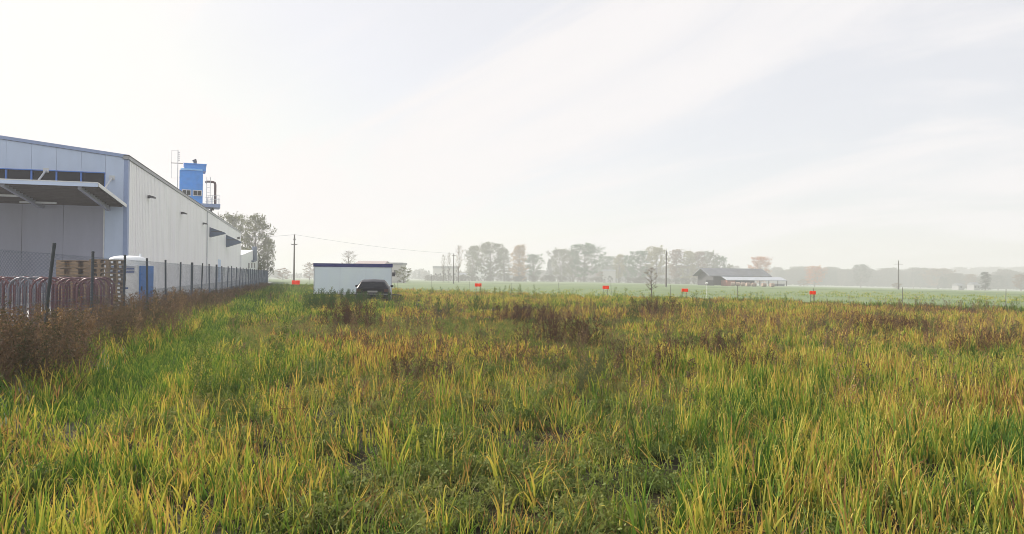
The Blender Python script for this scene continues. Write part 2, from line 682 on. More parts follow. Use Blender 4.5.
# canopy
CX0, CX1, CY = -24.0, -0.02, -6.6
ZI, ZO = 5.72, 6.28
can = MB()
can.poly([(CX0, -0.05, ZI), (CX1, -0.05, ZI), (CX1, CY, ZO), (CX0, CY, ZO)])
can.poly([(CX0, CY, ZO + 0.06), (CX1, CY, ZO + 0.06), (CX1, -0.05, ZI + 0.06), (CX0, -0.05, ZI + 0.06)])
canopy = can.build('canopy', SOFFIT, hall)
for j in range(12):                                     # ribs of the sheet underside
    yy = -0.4 - j * 0.52
    zz = ZI + (ZO - ZI) * (yy / CY)
    MB().box(CX0, CX1 - 0.15, yy - 0.04, yy + 0.04, zz - 0.10, zz - 0.012).build('purlin', SOFFIT, canopy)
MB().box(CX0, CX1, CY - 0.10, CY - 0.003, ZO - 0.10, ZO + 0.13).build('fascia', BLUEWALL, canopy)
MB().box(CX0, CX1, CY - 0.115, CY - 0.103, ZO + 0.09, ZO + 0.15).build('fascia_cap', STEEL, canopy)
MB().poly([(CX1 + 0.03, -0.1, ZI - 0.07), (CX1 + 0.03, CY - 0.1, ZO - 0.07), (CX1 + 0.03, CY - 0.1, ZO + 0.13), (CX1 + 0.03, -0.1, ZI + 0.13)]).quad(
    (CX1 + 0.003, -0.1, ZI + 0.13), (CX1 + 0.003, CY - 0.1, ZO + 0.13), (CX1 + 0.003, CY - 0.1, ZO - 0.07), (CX1 + 0.003, -0.1, ZI - 0.07)).build('side_trim', WHITE, canopy)
for bx in (-1.0, -4.6, -8.2, -11.8):
    mb = MB()
    mb.poly([(bx - 0.09, -0.06, ZI - 0.32), (bx + 0.09, -0.06, ZI - 0.32), (bx + 0.09, CY + 0.3, ZO - 0.22), (bx - 0.09, CY + 0.3, ZO - 0.22)])
    for sx in (-0.09, 0.09):
        mb.quad((bx + sx, -0.06, ZI - 0.32), (bx + sx, CY + 0.3, ZO - 0.22), (bx + sx, CY + 0.3, ZO - 0.02), (bx + sx, -0.06, ZI - 0.02))
    mb.quad((bx - 0.09, CY + 0.3, ZO - 0.22), (bx + 0.09, CY + 0.3, ZO - 0.22), (bx + 0.09, CY + 0.3, ZO - 0.02), (bx - 0.09, CY + 0.3, ZO - 0.02))
    mb.build('beam', GREYWALL, canopy)
    MB().tube([(bx + 0.15, CY + 3.6, ZO - 0.3), (bx + 0.15, -0.02, 7.75 if bx < -2 else 7.45)], 0.06, 8).build('tie_rod', STEEL, canopy)
    MB().box(bx, bx + 0.3, -0.04, -0.002, 7.62 if bx < -2 else 7.32, 7.9 if bx < -2 else 7.6).build('tie_plate', STEEL, canopy)
for lx, ly in ((-5.2, -3.6), (-4.0, -1.6), (-9.2, -3.6)):
    zz = ZI + (ZO - ZI) * (ly / CY) - 0.2
    MB().box(lx - 1.3, lx + 0.6, ly - 0.06, ly + 0.06, zz - 0.05, zz + 0.06).build('tube_lamp', STEEL, canopy)


def wall_lamp(px, z):
    yy = ts_of_px(px, S_WALL) - T0
    o = MB()
    o.box(0.022, 0.16, yy - 0.10, yy + 0.10, z - 0.10, z + 0.10)
    o.prism([(0.16, z - 0.06), (0.50, z - 0.10), (0.50, z + 0.0), (0.16, z + 0.10)], yy - 0.28, yy + 0.28, 'y')
    o.build('wall_lamp', DKGREY, hall)


def hood(px, z, h, w, out):
    yy = ts_of_px(px, S_WALL) - T0
    o = MB()
    o.prism([(0.022, z - h / 2), (0.022, z + h / 2), (out, z - h * 0.02), (out, z - h * 0.12)], yy - w / 2, yy + w / 2, 'y')
    hd = o.build('vent_hood', HOODB, hall)
    MB().box(0.2, out * 0.8, yy - w / 2 - 0.02, yy - w / 2 - 0.003, z + h * 0.05, z + h * 0.12).build('louvre', DKGREY, hd)


def z_on_wall(px, py):
    t = ts_of_px(px, S_WALL)
    p = TS(t, S_WALL)
    return at(px, py, p.y).z


wall_lamp(146.5, z_on_wall(147, 197))
wall_lamp(180, z_on_wall(181, 213.5))
wall_lamp(202, z_on_wall(203, 224))
hood(209.5, z_on_wall(210, 232.5), 1.15, 1.3, 1.7)
hood(226, z_on_wall(227, 241.5), 1.75, 1.8, 2.0)
for px, py in ((237, 238),):
    yy = ts_of_px(px, S_WALL) - T0
    z = z_on_wall(px, py)
    MB().box(0.022, 0.4, yy - 0.4, yy + 0.4, z - 0.15, z + 0.15).build('wall_lamp', DKGREY, hall)
# a small pale door low in the far part of the side wall
yy = ts_of_px(219, S_WALL) - T0
MB().box(0.021, 0.06, yy - 1.6, yy + 1.6, 0.41, 3.4).build('side_door', BLUEWALL, hall)
yy = ts_of_px(206, S_WALL) - T0
MB().tube([(0.10, yy, 0.4), (0.10, yy, EAVE - 0.25)], 0.06, 8).build('downpipe', STEEL, hall)

# ---- blue filter house on the roof
S_F = -12.6
ft = ts_of_px(191, S_F)
fp = TS(ft, S_F)
k_ = fp.y / FPX
zf = lambda py: at(191, py, fp.y).z
filt = empty('roof_filter_house', (fp.x, fp.y, EAVE + 0.06 + PIT * 2.2), R_(24), 'bright blue box shaped filter house on the hall roof', 'filter unit')
zb = filt.location.z
w2 = 11.6 * k_
MB().box(-w2, w2 - 0.2, 0.0, 3.2, 0.0, zf(170.5) - zb).build('lower_casing', ROYAL, filt)
MB().box(-w2 + 4.2 * k_, w2 + 0.12, 0.25, 2.9, zf(170.3) - zb, zf(164.0) - zb).build('upper_casing', ROYAL, filt)
MB().box(-w2 + 4.2 * k_ - 0.08, w2 + 0.20, 0.17, 3.0, zf(164.0) - zb + 0.003, zf(163.0) - zb).build('roof_cap', ROYAL, filt)
MB().prism([(-0.15, zf(170.4) - zb), (0.247, zf(168.3) - zb), (0.247, zf(170.4) - zb)], -w2 + 0.1, w2 - 0.25, 'x').build('ledge', mat('pale_blue_ledge', (0.22, 0.50, 0.80), 0.4), filt)
for zz in (178.5, 184.0):
    MB().box(-w2 - 0.02, w2 - 0.18, -0.03, -0.003, zf(zz) - zb, zf(zz) - zb + 0.06).build('seam', ROYAL, filt)
for xa in (-9.3, 0.6):
    f = MB().box(xa * k_, (xa + 8.6) * k_, -0.07, -0.003, zf(195.8) - zb, zf(189.8) - zb).build('window_frame', STEEL, filt)
    MB().box((xa + 0.8) * k_, (xa + 4.0) * k_, -0.09, -0.073, zf(195.1) - zb, zf(190.6) - zb).box((xa + 4.5) * k_, (xa + 7.8) * k_, -0.09, -0.073, zf(195.1) - zb, zf(190.6) - zb).build('window_pane', GLASS, f)
# walkway on the right with rails and bent exhaust pipe
px_ = lambda p: (p - 191) * k_
MB().box(px_(199), px_(217.5), -0.2, 3.0, zf(206.5) - zb, zf(203.0) - zb).build('walkway', BLUETRIM, filt)
for a, b in (((200, 208), (214, 205)),):
    MB().tube([(px_(211), 1.0, 0), (px_(211), 1.0, zf(206.6) - zb)], 0.12, 8).build('walkway_post', DKGREY, filt)
    MB().tube([(px_(209.6), 2.0, -0.1), (px_(209.6), 2.0, zf(206.6) - zb)], 0.12, 8).build('walkway_post', DKGREY, filt)
MB().tube([(px_(203.5), 1.0, zf(181.0) - zb), (px_(205), 1.0, zf(179.9) - zb), (px_(210.5), 1.0, zf(179.9) - zb), (px_(212.4), 1.0, zf(180.6) - zb), (px_(212.9), 1.0, zf(182.5) - zb), (px_(212.9), 1.0, zf(203) - zb)], 0.14, 8).build('exhaust_pipe', mat('rusty_pipe', (0.10, 0.05, 0.05), 0.6, var=0.3), filt)
for yy in (-0.15, 2.9):
    for p in (206, 210, 214, 217):
        MB().tube([(px_(p), yy, zf(203) - zb), (px_(p), yy, zf(194.5) - zb)], 0.025, 5).build('rail_post', STEEL, filt)
    for q in (194.5, 198.5):
        MB().tube([(px_(204), yy, zf(q) - zb), (px_(217), yy, zf(q) - zb)], 0.022, 5).build('rail', STEEL, filt)
for dx in (0.0, 0.4):
    MB().tube([(px_(204.5) + dx, -0.1, zf(203) - zb), (px_(204.5) + dx, -0.1, zf(176) - zb)], 0.03, 5).build('ladder_side', STEEL, filt)
for q in range(10):
    zz = zf(202) - zb + q * 0.3
    MB().tube([(px_(204.5), -0.1, zz), (px_(204.5) + 0.4, -0.1, zz)], 0.018, 5).build('rung', STEEL, filt)
MB().tube([(px_(193.6), 1.2, zf(163) - zb), (px_(193.6), 1.2, zf(160.0) - zb), (px_(192.6), 1.2, zf(158.3) - zb)], [0.18, 0.2, 0.28], 8).build('vent_stub', DKGREY, filt)
# antenna mast beside it
ms = TS(ts_of_px(180, S_F) - 1.0, S_F - 0.2)
mast = empty('antenna_mast', (ms.x, ms.y, EAVE + 0.08 + PIT * 2.2), 0, 'thin pale antenna mast with side arms left of the blue filter house', 'antenna')
mz = mast.location.z
zz = lambda py: at(180, py, ms.y).z - mz
k2 = ms.y / FPX
MB().tube([(0, 0, 0), (0, 0, zz(150.3))], 0.045, 6).build('pole', STEEL, mast)
MB().tube([(-6.5 * k2, 0, zz(163)), (5 * k2, 0, zz(163.3))], 0.04, 5).build('cross_arm', DKGREY, mast)
MB().tube([(-6.5 * k2, 0, zz(150.3)), (0, 0, zz(150.3))], 0.018, 5).build('side_arm', STEEL, mast)
MB().tube([(-6.5 * k2, 0, zz(178)), (0, 0, zz(178))], 0.018, 5).build('side_arm', STEEL, mast)
MB().tube([(-6.3 * k2, 0, zz(178)), (-6.3 * k2, 0, zz(150.3))], 0.02, 5).build('whip', STEEL, mast)
for q in range(5):
    MB().box(0.02, 0.22, -0.03, 0.03, zz(152 + q * 2.0) - 0.06, zz(152 + q * 2.0)).build('dipole', STEEL, mast)

# ---- low annex beyond the hall
S_A = -10.2
ta, tb, tcn = ts_of_px(241.2, S_A), ts_of_px(254, S_A), ts_of_px(262, S_A)
an = empty('annex_building', TS(ta, S_A), YAW, 'low white annex with three dark windows beyond the hall end', 'building')
zA = lambda px, py, t: at(px, py, TS(t, S_A).y).z
z1, z2, z3 = zA(241.5, 255, ta), zA(254, 250, tb), zA(262, 261.5, tcn)
MB().prism([(0.5, 0), (tcn - ta, 0), (tcn - ta, z3), (tb - ta, z2), (0.5, z1)], -12, 0, 'x').build('wall', WHITE, an)
MB().tube([(0.25, tb - ta - 3.4, zA(253, 261, tb)), (0.25, tb - ta - 3.4, zA(253, 247, tb))], 0.55, 10).build('duct', HOODB, an)
MB().box(0.002, 0.5, tb - ta - 9, tb - ta - 2.5, zA(252, 261, tb) - 0.3, zA(252, 261, tb)).build('duct_tray', HOODB, an)
for px in (248.8, 251.6, 254.4):
    tt = ts_of_px(px, S_A) - ta
    z0, z9 = zA(px, 268, tt + ta), zA(px, 263, tt + ta)
    MB().box(0.002, 0.05, tt - 2.0, tt + 2.0, z0, z9).build('window', GLASS, an)
sh = TS(ts_of_px(267, -9.5), -9.5)
s_ = empty('pale_shed', (sh.x, sh.y, tz(sh.x, sh.y)), YAW, 'small pale shed with low roof past the annex, behind the fence', 'shed')
MB().box(-6, 0, -8, 10, 0, 3.0).build('wall', WHITE, s_)
MB().prism([(-6.3, 3.0), (0.3, 3.0), (-3.0, 3.9)], -8.3, 10.3, 'y').build('roof', FLASH, s_)

# ================================================================== CHAIN LINK FENCE
FENCE = mat('fence_green_black', (0.025, 0.035, 0.045), 0.5, var=0.2)
WIRE = mat('fence_wire', (0.10, 0.13, 0.18), 0.5, 0.2, var=0.2)
S_FE = -5.0
FH = 2.08
f0 = ts_of_px(45, S_FE)
SP = (ts_of_px(149.7, S_FE) - ts_of_px(95, S_FE)) / 2
fence = empty('chain_link_fence', TS(f0, S_FE), YAW, 'dark chain link fence on slim posts between the field and the factory', 'fence')
npost = int((118 - f0) / SP)
for k in range(-3, npost + 1):
    lean = {0: 0.16, 1: 0.02, -1: 0.05}.get(k, rnd.uniform(-0.05, 0.05))
    hh = FH + (0.12 if k in (0,) else rnd.uniform(-0.02, 0.05))
    if k in (6, 9):
        MB().box(-0.05, 0.05, k * SP - 0.05, k * SP + 0.05, -0.02, hh + 0.05).build('post', FENCE, fence)
        continue
    MB().tube([(0, k * SP, -0.05), (lean * 0.35, k * SP, hh * 0.5), (lean, k * SP, hh)], 0.034, 8).build('post', FENCE, fence)
    MB().tube([(lean, k * SP, hh), (lean, k * SP, hh + 0.03)], [0.042, 0.03], 8).build('post_cap', FENCE, fence)
# wire mesh: diagonal strands, sagging a little between posts
mw = MB()
y0, y1 = -3 * SP, npost * SP


def strand(ya, za, yb, zb_, r):
    i = len(mw.v)
    for (yy, z) in ((ya, za), (yb, zb_)):
        xx = 0.036 + 0.012 * math.sin(yy * 1.7)
        mw.v.extend([(xx, yy - r, z), (xx + r * 1.6, yy, z), (xx, yy + r, z)])
    for a in range(3):
        b = (a + 1) % 3
        mw.f.append((i + a, i + b, i + 3 + b, i + 3 + a))


yy = y0 - 2
while yy < y1:
    mesh_h = FH - 0.06
    step = 0.075
    for sg in (1, -1):
        a, b = yy, yy + sg * mesh_h
        strand(a, 0.05, b, mesh_h, 0.0016)
    yy += step
mw.build('wire_mesh', WIRE, fence)
for zz in (0.08, 1.05, FH - 0.07):
    pts = []
    for k in range(-3, npost + 1):
        pts += [(0.04, k * SP, zz), (0.045, (k + 0.5) * SP, zz - 0.025)]
    MB().tube(pts, 0.0028, 4).build('tension_wire', WIRE, fence)

# ================================================================== YARD THINGS
PLY = mat('weathered_wood', (0.30, 0.215, 0.13), 0.85, var=0.25, scale=6, dirt=(0.14, 0.11, 0.085), dirt_amt=0.6, stretch=(1, 1, 3))


def pallet(name, lx, ly, h, blk, label, group):
    root = empty(name, (0, 0, 0), 0, label, 'pallet', group)
    top = MB()
    n = 5
    bw = ly / n * 0.78
    for i in range(n):
        y = -ly / 2 + bw / 2 + i * (ly - bw) / (n - 1)
        top.box(-lx / 2, lx / 2, y - bw / 2, y + bw / 2, h - 0.022, h)
    for x in (-lx / 2 + 0.07, 0, lx / 2 - 0.07):
        top.box(x - 0.07, x + 0.07, -ly / 2, ly / 2, h - 0.045, h - 0.024)
    top.build('deck', PLY, root)
    b = MB()
    for x in (-lx / 2 + blk / 2, 0, lx / 2 - blk / 2):
        for y in (-ly / 2 + 0.07, 0, ly / 2 - 0.07):
            b.box(x - blk / 2, x + blk / 2, y - 0.07, y + 0.07, 0.024, h - 0.047)
    b.build('blocks', PLY, root)
    r = MB()
    for y in (-ly / 2 + 0.07, 0, ly / 2 - 0.07):
        r.box(-lx / 2, lx / 2, y - 0.07, y + 0.07, 0.002, 0.022)
    r.build('runners', PLY, root)
    return root


def stack(proto, n, h, p, rz, what):
    for k in range(n):
        o = proto if k == 0 else copy_tree(proto)
        o['label'] = '%s wooden pallet from the ground in the %s' % (ORD[k], what)
        o.location = (p.x + rnd.uniform(-0.02, 0.02), p.y + rnd.uniform(-0.02, 0.02), 0.012 + k * (h + 0.003))
        o.rotation_euler = (0, 0, rz + rnd.uniform(-0.02, 0.02))


pA = at(80, 290, 25.6)
pA.z = 0
stack(pallet('heavy_pallet', 1.16, 0.9, 0.25, 0.27, 'tall wooden pallet in the brown stack left of the portable toilet', 'thick pallets in the left stack'), 8, 0.25, pA, R_(4), 'thick tiered stack left of the portable toilet')
pB = at(107.5, 290, 25.2)
pB.z = 0
stack(pallet('thin_pallet', 0.62, 1.2, 0.144, 0.10, 'thin wooden pallet in the narrow stack touching the portable toilet', 'thin pallets in the right stack'), 14, 0.144, pB, R_(2), 'narrow fine tiered stack touching the portable toilet')

# portable toilet
tp = at(128, 290, 28.6)
toil = empty('portable_toilet', (tp.x, tp.y, 0.012), R_(4), 'white and blue portable toilet with domed roof behind the fence', 'portable toilet')
TW = mat('toilet_white_plastic', (0.74, 0.78, 0.82), 0.4, var=0.06, dirt=(0.5, 0.52, 0.52), dirt_amt=0.3)
TB = mat('toilet_blue_plastic', (0.04, 0.20, 0.62), 0.4, var=0.1)
hw = 0.66
bevel(MB().box(-hw, hw, -hw, hw, 0.1, 1.93).build('cabin', TW, toil), 0.05, 3)
bevel(MB().box(-hw - 0.03, hw + 0.03, -hw - 0.03, hw + 0.03, 0.0, 0.098).build('base', mat('toilet_base', (0.1, 0.11, 0.12), 0.7), toil), 0.02)
dome = MB()
nr, ns = 7, 28
for i in range(nr + 1):
    a = i / nr * math.pi / 2
    for j in range(ns):
        b = 2 * math.pi * j / ns
        cx, cy_ = math.cos(b), math.sin(b)
        sq = 1.0 / max(abs(cx), abs(cy_)) ** 0.75
        rr = (hw - 0.03) * math.cos(a) ** 0.6 if i < nr else 0.001
        dome.v.append((cx * rr * sq, cy_ * rr * sq, 1.933 + 0.04 * min(i, 1) + 0.30 * math.sin(a)))
for i in range(nr):
    for j in range(ns):
        jj = (j + 1) % ns
        dome.f.append((i * ns + j, i * ns + jj, (i + 1) * ns + jj, (i + 1) * ns + j))
dome.build('domed_roof', TW, toil, True)
door = MB().box(hw + 0.004, hw + 0.05, -hw + 0.06, hw - 0.06, 0.16, 1.88).build('door', TB, toil)
for q in range(6):
    MB().box(hw + 0.052, hw + 0.065, -hw + 0.12, hw - 0.12, 0.3 + q * 0.25, 0.36 + q * 0.25).build('door_rib', TB, door)
MB().box(hw + 0.052, hw + 0.09, -hw + 0.1, -hw + 0.16, 0.95, 1.10).build('handle', DKGREY, door)
side = MB().box(-hw + 0.12, hw - 0.12, -hw - 0.014, -hw - 0.003, 0.95, 1.35).build('side_panel', TW, toil)
LOGO = mat('logo_blue', (0.03, 0.08, 0.28), 0.5)
lg = MB()
lg.box(-0.20, -0.12, -hw - 0.021, -hw - 0.016, 1.0, 1.28).box(-0.12, 0.0, -hw - 0.021, -hw - 0.016, 1.20, 1.28).box(0.02, 0.09, -hw - 0.021, -hw - 0.016, 1.02, 1.28).box(0.12, 0.30, -hw - 0.021, -hw - 0.016, 1.0, 1.06).box(0.12, 0.18, -hw - 0.021, -hw - 0.016, 1.06, 1.26)
lg.build('printed_mark', LOGO, toil)
for q in range(5):
    MB().box(-hw + 0.15, hw - 0.15, -hw - 0.02, -hw - 0.003, 1.60 + q * 0.055, 1.625 + q * 0.055).build('vent_slot', LOGO, toil)
MB().tube([(0.3, 0.35, 2.2), (0.3, 0.35, 2.36)], 0.05, 8).build('vent_pipe', TW, toil)

# nested roll cages with round tops
CAGE = mat('cage_maroon', (0.13, 0.045, 0.05), 0.45, 0.1, var=0.25, scale=4)
CAGEG = mat('cage_grey', (0.15, 0.15, 0.18), 0.5, 0.2, var=0.2, scale=4)


def cage(mt, label, group):
    root = empty('roll_cage', (0, 0, 0), 0, label, 'roll cage', group)
    w, d, h = 0.30, 0.33, 1.46
    for yy in (-d, d):
        pts = [(-w, yy, 0.2), (-w, yy, h - w)]
        for k in range(1, 8):
            a = math.pi - k * math.pi / 8
            pts.append((w * math.cos(a), yy, h - w + w * math.sin(a)))
        pts += [(w, yy, h - w), (w, yy, 0.2)]
        hp = MB().tube(pts, 0.026, 7).build('hoop', mt, root, True)
        bars = MB()
        for q in (-0.1, 0.1):
            bars.tube([(q, yy, 0.22), (q, yy, h - w + math.sqrt(w * w - q * q))], 0.007, 5)
        for z in (0.7,):
            bars.tube([(-w, yy, z), (w, yy, z)], 0.007, 5)
        bars.build('bars', mt, hp)
    MB().box(-w - 0.02, w + 0.02, -d - 0.02, d + 0.02, 0.16, 0.20).build('base_frame', mt, root)
    for x in (-w + 0.03, w - 0.03):
        for yy in (-d + 0.03, d - 0.03):
            MB().tube([(x - 0.02, yy, 0.075), (x + 0.02, yy, 0.075)], 0.072, 12).build('caster', DKGREY, root)
    return root


cr = cage(CAGE, 'maroon round topped roll cage in the packed rows behind the fence', 'maroon roll cages behind the fence')
cg = cage(CAGEG, 'grey round topped roll cage between the maroon ones, left of the leaning post', 'grey roll cages behind the fence')
first_r = first_g = True
for row, (px0, px1, depth, n) in enumerate(((-20, 100, 22.8, 7), (-12, 88, 21.4, 6), (-22, 94, 20.0, 6))):
    for k in range(n):
        px = px0 + (px1 - px0) * k / (n - 1) + rnd.uniform(-2, 2)
        if row < 2 and 60 < px < 100 and depth > 24:
            continue
        grey = (row == 2 and k in (2,)) or (row == 1 and k in (1, 2))
        src = cg if grey else cr
        if grey:
            o = src if first_g else copy_tree(src)
            first_g = False
        else:
            o = src if first_r else copy_tree(src)
            first_r = False
        o['label'] = '%s round topped roll cage, %s from the left in the %s row behind the fence' % ('grey' if grey else 'maroon', ORD[k], ('rear', 'middle', 'front')[row])
        p = at(px, 290, depth + rnd.uniform(-0.15, 0.15))
        o.location = (p.x, p.y, 0.013)
        o.rotation_euler = (0, 0, R_(rnd.uniform(2, 22)))

# ================================================================== TRAILER AND CAR
TRW = mat('trailer_white', (0.74, 0.85, 0.95), 0.4, var=0.03, scale=0.8, dirt=(0.54, 0.62, 0.70), dirt_amt=0.3, stretch=(1, 1, 0.3))
NAVY = mat('navy_band', (0.010, 0.018, 0.17), 0.4, var=0.1)
RUB = mat('tyre_rubber', (0.015, 0.015, 0.016), 0.85, var=0.2)
PH = R_(9)
ta_, tb_ = at(313.5, 290, 47.6), at(392, 290, 48.6)
tl = math.hypot(tb_.x - ta_.x, tb_.y - ta_.y)
trl = empty('box_trailer', (ta_.x, ta_.y, 0.006), math.atan2(tb_.y - ta_.y, tb_.x - ta_.x), 'white box trailer with navy roof band standing in the weeds', 'trailer')
ztop = at(313.5, 263.2, ta_.y).z
bevel(MB().box(0, tl, 0, 2.2, 0.42, ztop - 0.22).build('body', TRW, trl), 0.03)
MB().box(-0.03, tl + 0.03, -0.03, 2.23, ztop - 0.218, ztop).build('roof_band', NAVY, trl)
for xx in (0.0, tl - 0.05):
    MB().box(xx, xx + 0.05, -0.02, -0.003, 0.42, ztop - 0.23).build('corner_trim', STEEL, trl)
for xx in (tl * 0.33, tl * 0.66):
    MB().box(xx, xx + 0.012, -0.008, -0.002, 0.45, ztop - 0.24).build('panel_seam', STEEL, trl)
MB().box(-0.02, tl + 0.02, -0.025, -0.003, 0.34, 0.45).build('lower_rail', STEEL, trl)
MB().box(0.05, tl - 0.05, 0.25, 1.95, 0.30, 0.418).build('chassis', DKGREY, trl)
lamp_z = at(394, 274.5, tb_.y).z
MB().box(tl + 0.003, tl + 0.20, 0.1, 0.35, lamp_z - 0.13, lamp_z + 0.13).build('end_lamp', DKGREY, trl)
for xx in (tl * 0.40, tl * 0.58):
    for yy in (0.02, 1.98):
        w = MB().tube([(xx, yy, 0.30), (xx, yy + 0.2, 0.30)], 0.30, 18).build('wheel', RUB, trl)
        MB().tube([(xx, yy - 0.012, 0.30), (xx, yy - 0.002, 0.30)], 0.17, 14).build('rim', STEEL, w)
MB().tube([(tl, 1.1, 0.30), (tl + 0.7, 1.1, 0.24)], 0.05, 8).build('drawbar', DKGREY, trl)

# dark car parked in front of it, rear towards the camera
CARP = mat('dark_car_paint', (0.008, 0.010, 0.020), 0.4, 0.0, var=0.2)
CARG = mat('car_glass', (0.012, 0.016, 0.025), 0.2, var=0.1)
for m_ in (CARP, CARG):
    m_.node_tree.nodes['Principled BSDF'].inputs['Specular IOR Level'].default_value = 0.2
cp = at(372.5, 290, 42.0)
car = empty('parked_car', (cp.x, cp.y, 0.006), R_(8), 'dark navy hatchback parked before the white trailer, half hidden by weeds', 'car')
car.scale = (1.08, 1.0, 0.92)
# stations along local y (rear at y=0, nose at y=4.1): (y, half width, bottom, belt, roof half width, roof z)
stn = [(0.0, 0.76, 0.42, 0.84, 0.70, 0.86), (0.06, 0.84, 0.30, 0.92, 0.74, 0.95), (0.32, 0.87, 0.26, 0.95, 0.60, 1.30), (0.75, 0.89, 0.24, 0.94, 0.58, 1.41), (1.6, 0.89, 0.24, 0.93, 0.58, 1.44),
       (2.3, 0.89, 0.24, 0.92, 0.60, 1.36), (3.05, 0.88, 0.24, 0.92, 0.78, 0.96), (3.8, 0.84, 0.26, 0.80, 0.66, 0.84), (4.1, 0.72, 0.34, 0.66, 0.60, 0.68)]
body = MB()
for (y, hw_, zb_, zbelt, rw, rz) in stn:
    body.v += [(-hw_ * 0.93, y, zb_), (-hw_, y, (zb_ + zbelt) / 2), (-hw_ * 0.97, y, zbelt), (-rw, y, rz), (0, y, rz + 0.03),
               (rw, y, rz), (hw_ * 0.97, y, zbelt), (hw_, y, (zb_ + zbelt) / 2), (hw_ * 0.93, y, zb_)]
for i in range(len(stn) - 1):
    for j in range(9):
        jj = (j + 1) % 9
        body.f.append((i * 9 + j, i * 9 + jj, (i + 1) * 9 + jj, (i + 1) * 9 + j))
body.f.append(tuple(range(9)))
body.f.append(tuple((len(stn) - 1) * 9 + j for j in reversed(range(9))))
bo = body.build('body', CARP, car, True)
bevel(bo, 0.03, 2)
MB().poly([(-0.64, 0.06, 1.0), (0.64, 0.06, 1.0), (0.55, 0.285, 1.27), (-0.55, 0.285, 1.27)]).build('rear_window', CARG, car)
MB().poly([(-0.62, 2.96, 1.03), (0.62, 2.96, 1.03), (0.55, 2.40, 1.33), (-0.55, 2.40, 1.33)]).build('windscreen', CARG, car)
for sx in (-1, 1):
    MB().poly([(sx * 0.855, 0.55, 0.98), (sx * 0.86, 2.7, 0.97), (sx * 0.64, 2.2, 1.34), (sx * 0.625, 0.75, 1.37)]).build('side_window', CARG, car)
    MB().box(min(sx * 0.60, sx * 0.82), max(sx * 0.60, sx * 0.82), -0.03, 0.04, 0.70, 0.86).build('tail_light', mat('tail_red', (0.06, 0.012, 0.014), 0.3), car)
    MB().box(min(sx * 0.88, sx * 1.04), max(sx * 0.88, sx * 1.04), 2.42, 2.52, 0.95, 1.08).build('door_mirror', CARP, car)
    for yy in (0.75, 3.3):
        w = MB().tube([(sx * 0.70, yy, 0.31), (sx * 0.90, yy, 0.31)], 0.31, 20).build('wheel', RUB, car)
        MB().tube([(sx * 0.901, yy, 0.31), (sx * 0.912, yy, 0.31)], 0.20, 16).build('rim', STEEL, w)
bevel(MB().box(-0.83, 0.83, -0.10, 0.02, 0.36, 0.60).build('rear_bumper', CARP, car), 0.03)
MB().box(-0.26, 0.26, -0.015, -0.004, 0.66, 0.77).build('number_plate', mat('plate_grey', (0.3, 0.3, 0.3), 0.5), car)
MB().box(-0.80, 0.80, -0.125, -0.102, 0.55, 0.58).build('bumper_strip', STEEL, car)

# ================================================================== FIELD BOUNDARY: wire fence, orange boards
ORANGE, o_nt, o_b = base_mat('orange_board')         # thin fluorescent plastic: lets the low sun through
o_rgb = o_nt.nodes.new('ShaderNodeRGB')
o_rgb.outputs[0].default_value = (0.90, 0.11, 0.022, 1)
leaf_shader(o_nt, o_rgb.outputs[0], 0.5, trans_gain=1.0)
WOODP = mat('grey_post_wood', (0.14, 0.13, 0.12), 0.9, var=0.25)
GA, GB = Vector((0.4081 * 46, 46, 0)), Vector((-0.289 * 84, 84, 0))


def on_line(px):
    a = (px - W / 2) / FPX
    d = GB - GA
    k = (a * GA.y - GA.x) / (d.x - a * d.y)
    return GA + d * k


wf = empty('wire_fence', (GA.x, GA.y, tz(GA.x, GA.y)), 0, 'low wire fence on thin posts along the meadow edge', 'fence')
gd = (GB - GA).normalized()
base = np.array([GA.x, GA.y])
wires = []
for k in range(-4, 12):
    q = gd * (k * 5.0)
    g = GA + q
    z = tz(g.x, g.y) - tz(GA.x, GA.y)
    h = rnd.uniform(1.0, 1.25) if k != 7 else 1.7
    MB().tube([(q.x, q.y, z - 0.05), (q.x + rnd.uniform(-.05, .05), q.y, z + h)], 0.015, 6).build('post', WOODP, wf)
    wires.append((q.x, q.y, z))
for hz in (0.5, 0.95):
    MB().tube([(a, b, c + hz) for a, b, c in wires], 0.003, 4).build('wire', WIRE, wf)
oi = {298: ('farthest left orange board, at the foot of the power pole', 282.5, 8.0, 4.2), 480.5: ('orange board below the tall round trees, right of the trailer', 285.0, 6.6, 3.2), 608: ('orange board in front of the white shed among the trees', 287.4, 6.4, 3.4),
      687: ('orange board left of the barn', 290.2, 6.6, 3.2), 814.5: ('orange board farthest right, below the orange tree by the forest', 292.7, 6.2, 3.6)}
for px, (lb, py, wp, hp) in oi.items():
    g = on_line(px) - Vector((E_N.x, E_N.y, 0)) * -0.25
    k = g.y / FPX
    z = at(px, py, g.y).z
    ob = empty('orange_board', (g.x, g.y, tz(g.x, g.y)), 0, lb, 'marker board', 'orange boards along the meadow edge')
    zz0 = z - ob.location.z
    w, h = wp * k / 2, hp * k / 2
    bevel(MB().box(-w, -0.03, -0.022, 0.0, zz0 - h, zz0 + h).box(0.03, w, -0.022, 0.0, zz0 - h, zz0 + h).box(-0.029, 0.029, -0.018, -0.003, zz0 - h * 0.9, zz0 + h * 0.8).build('panel', ORANGE, ob), 0.012, 1)
    for sx in (-0.6, 0.6):
        MB().tube([(w * sx, 0.02, -0.05), (w * sx, 0.02, zz0 + h * 0.6)], 0.016, 5).build('stake', WOODP, ob)
g = on_line(707)
k = g.y / FPX
mp_ = empty('marker_post', (g.x, g.y, tz(g.x, g.y)), 0, 'thin white post with round head in front of the barn', 'post')
zt = at(707, 282.8, g.y).z - mp_.location.z
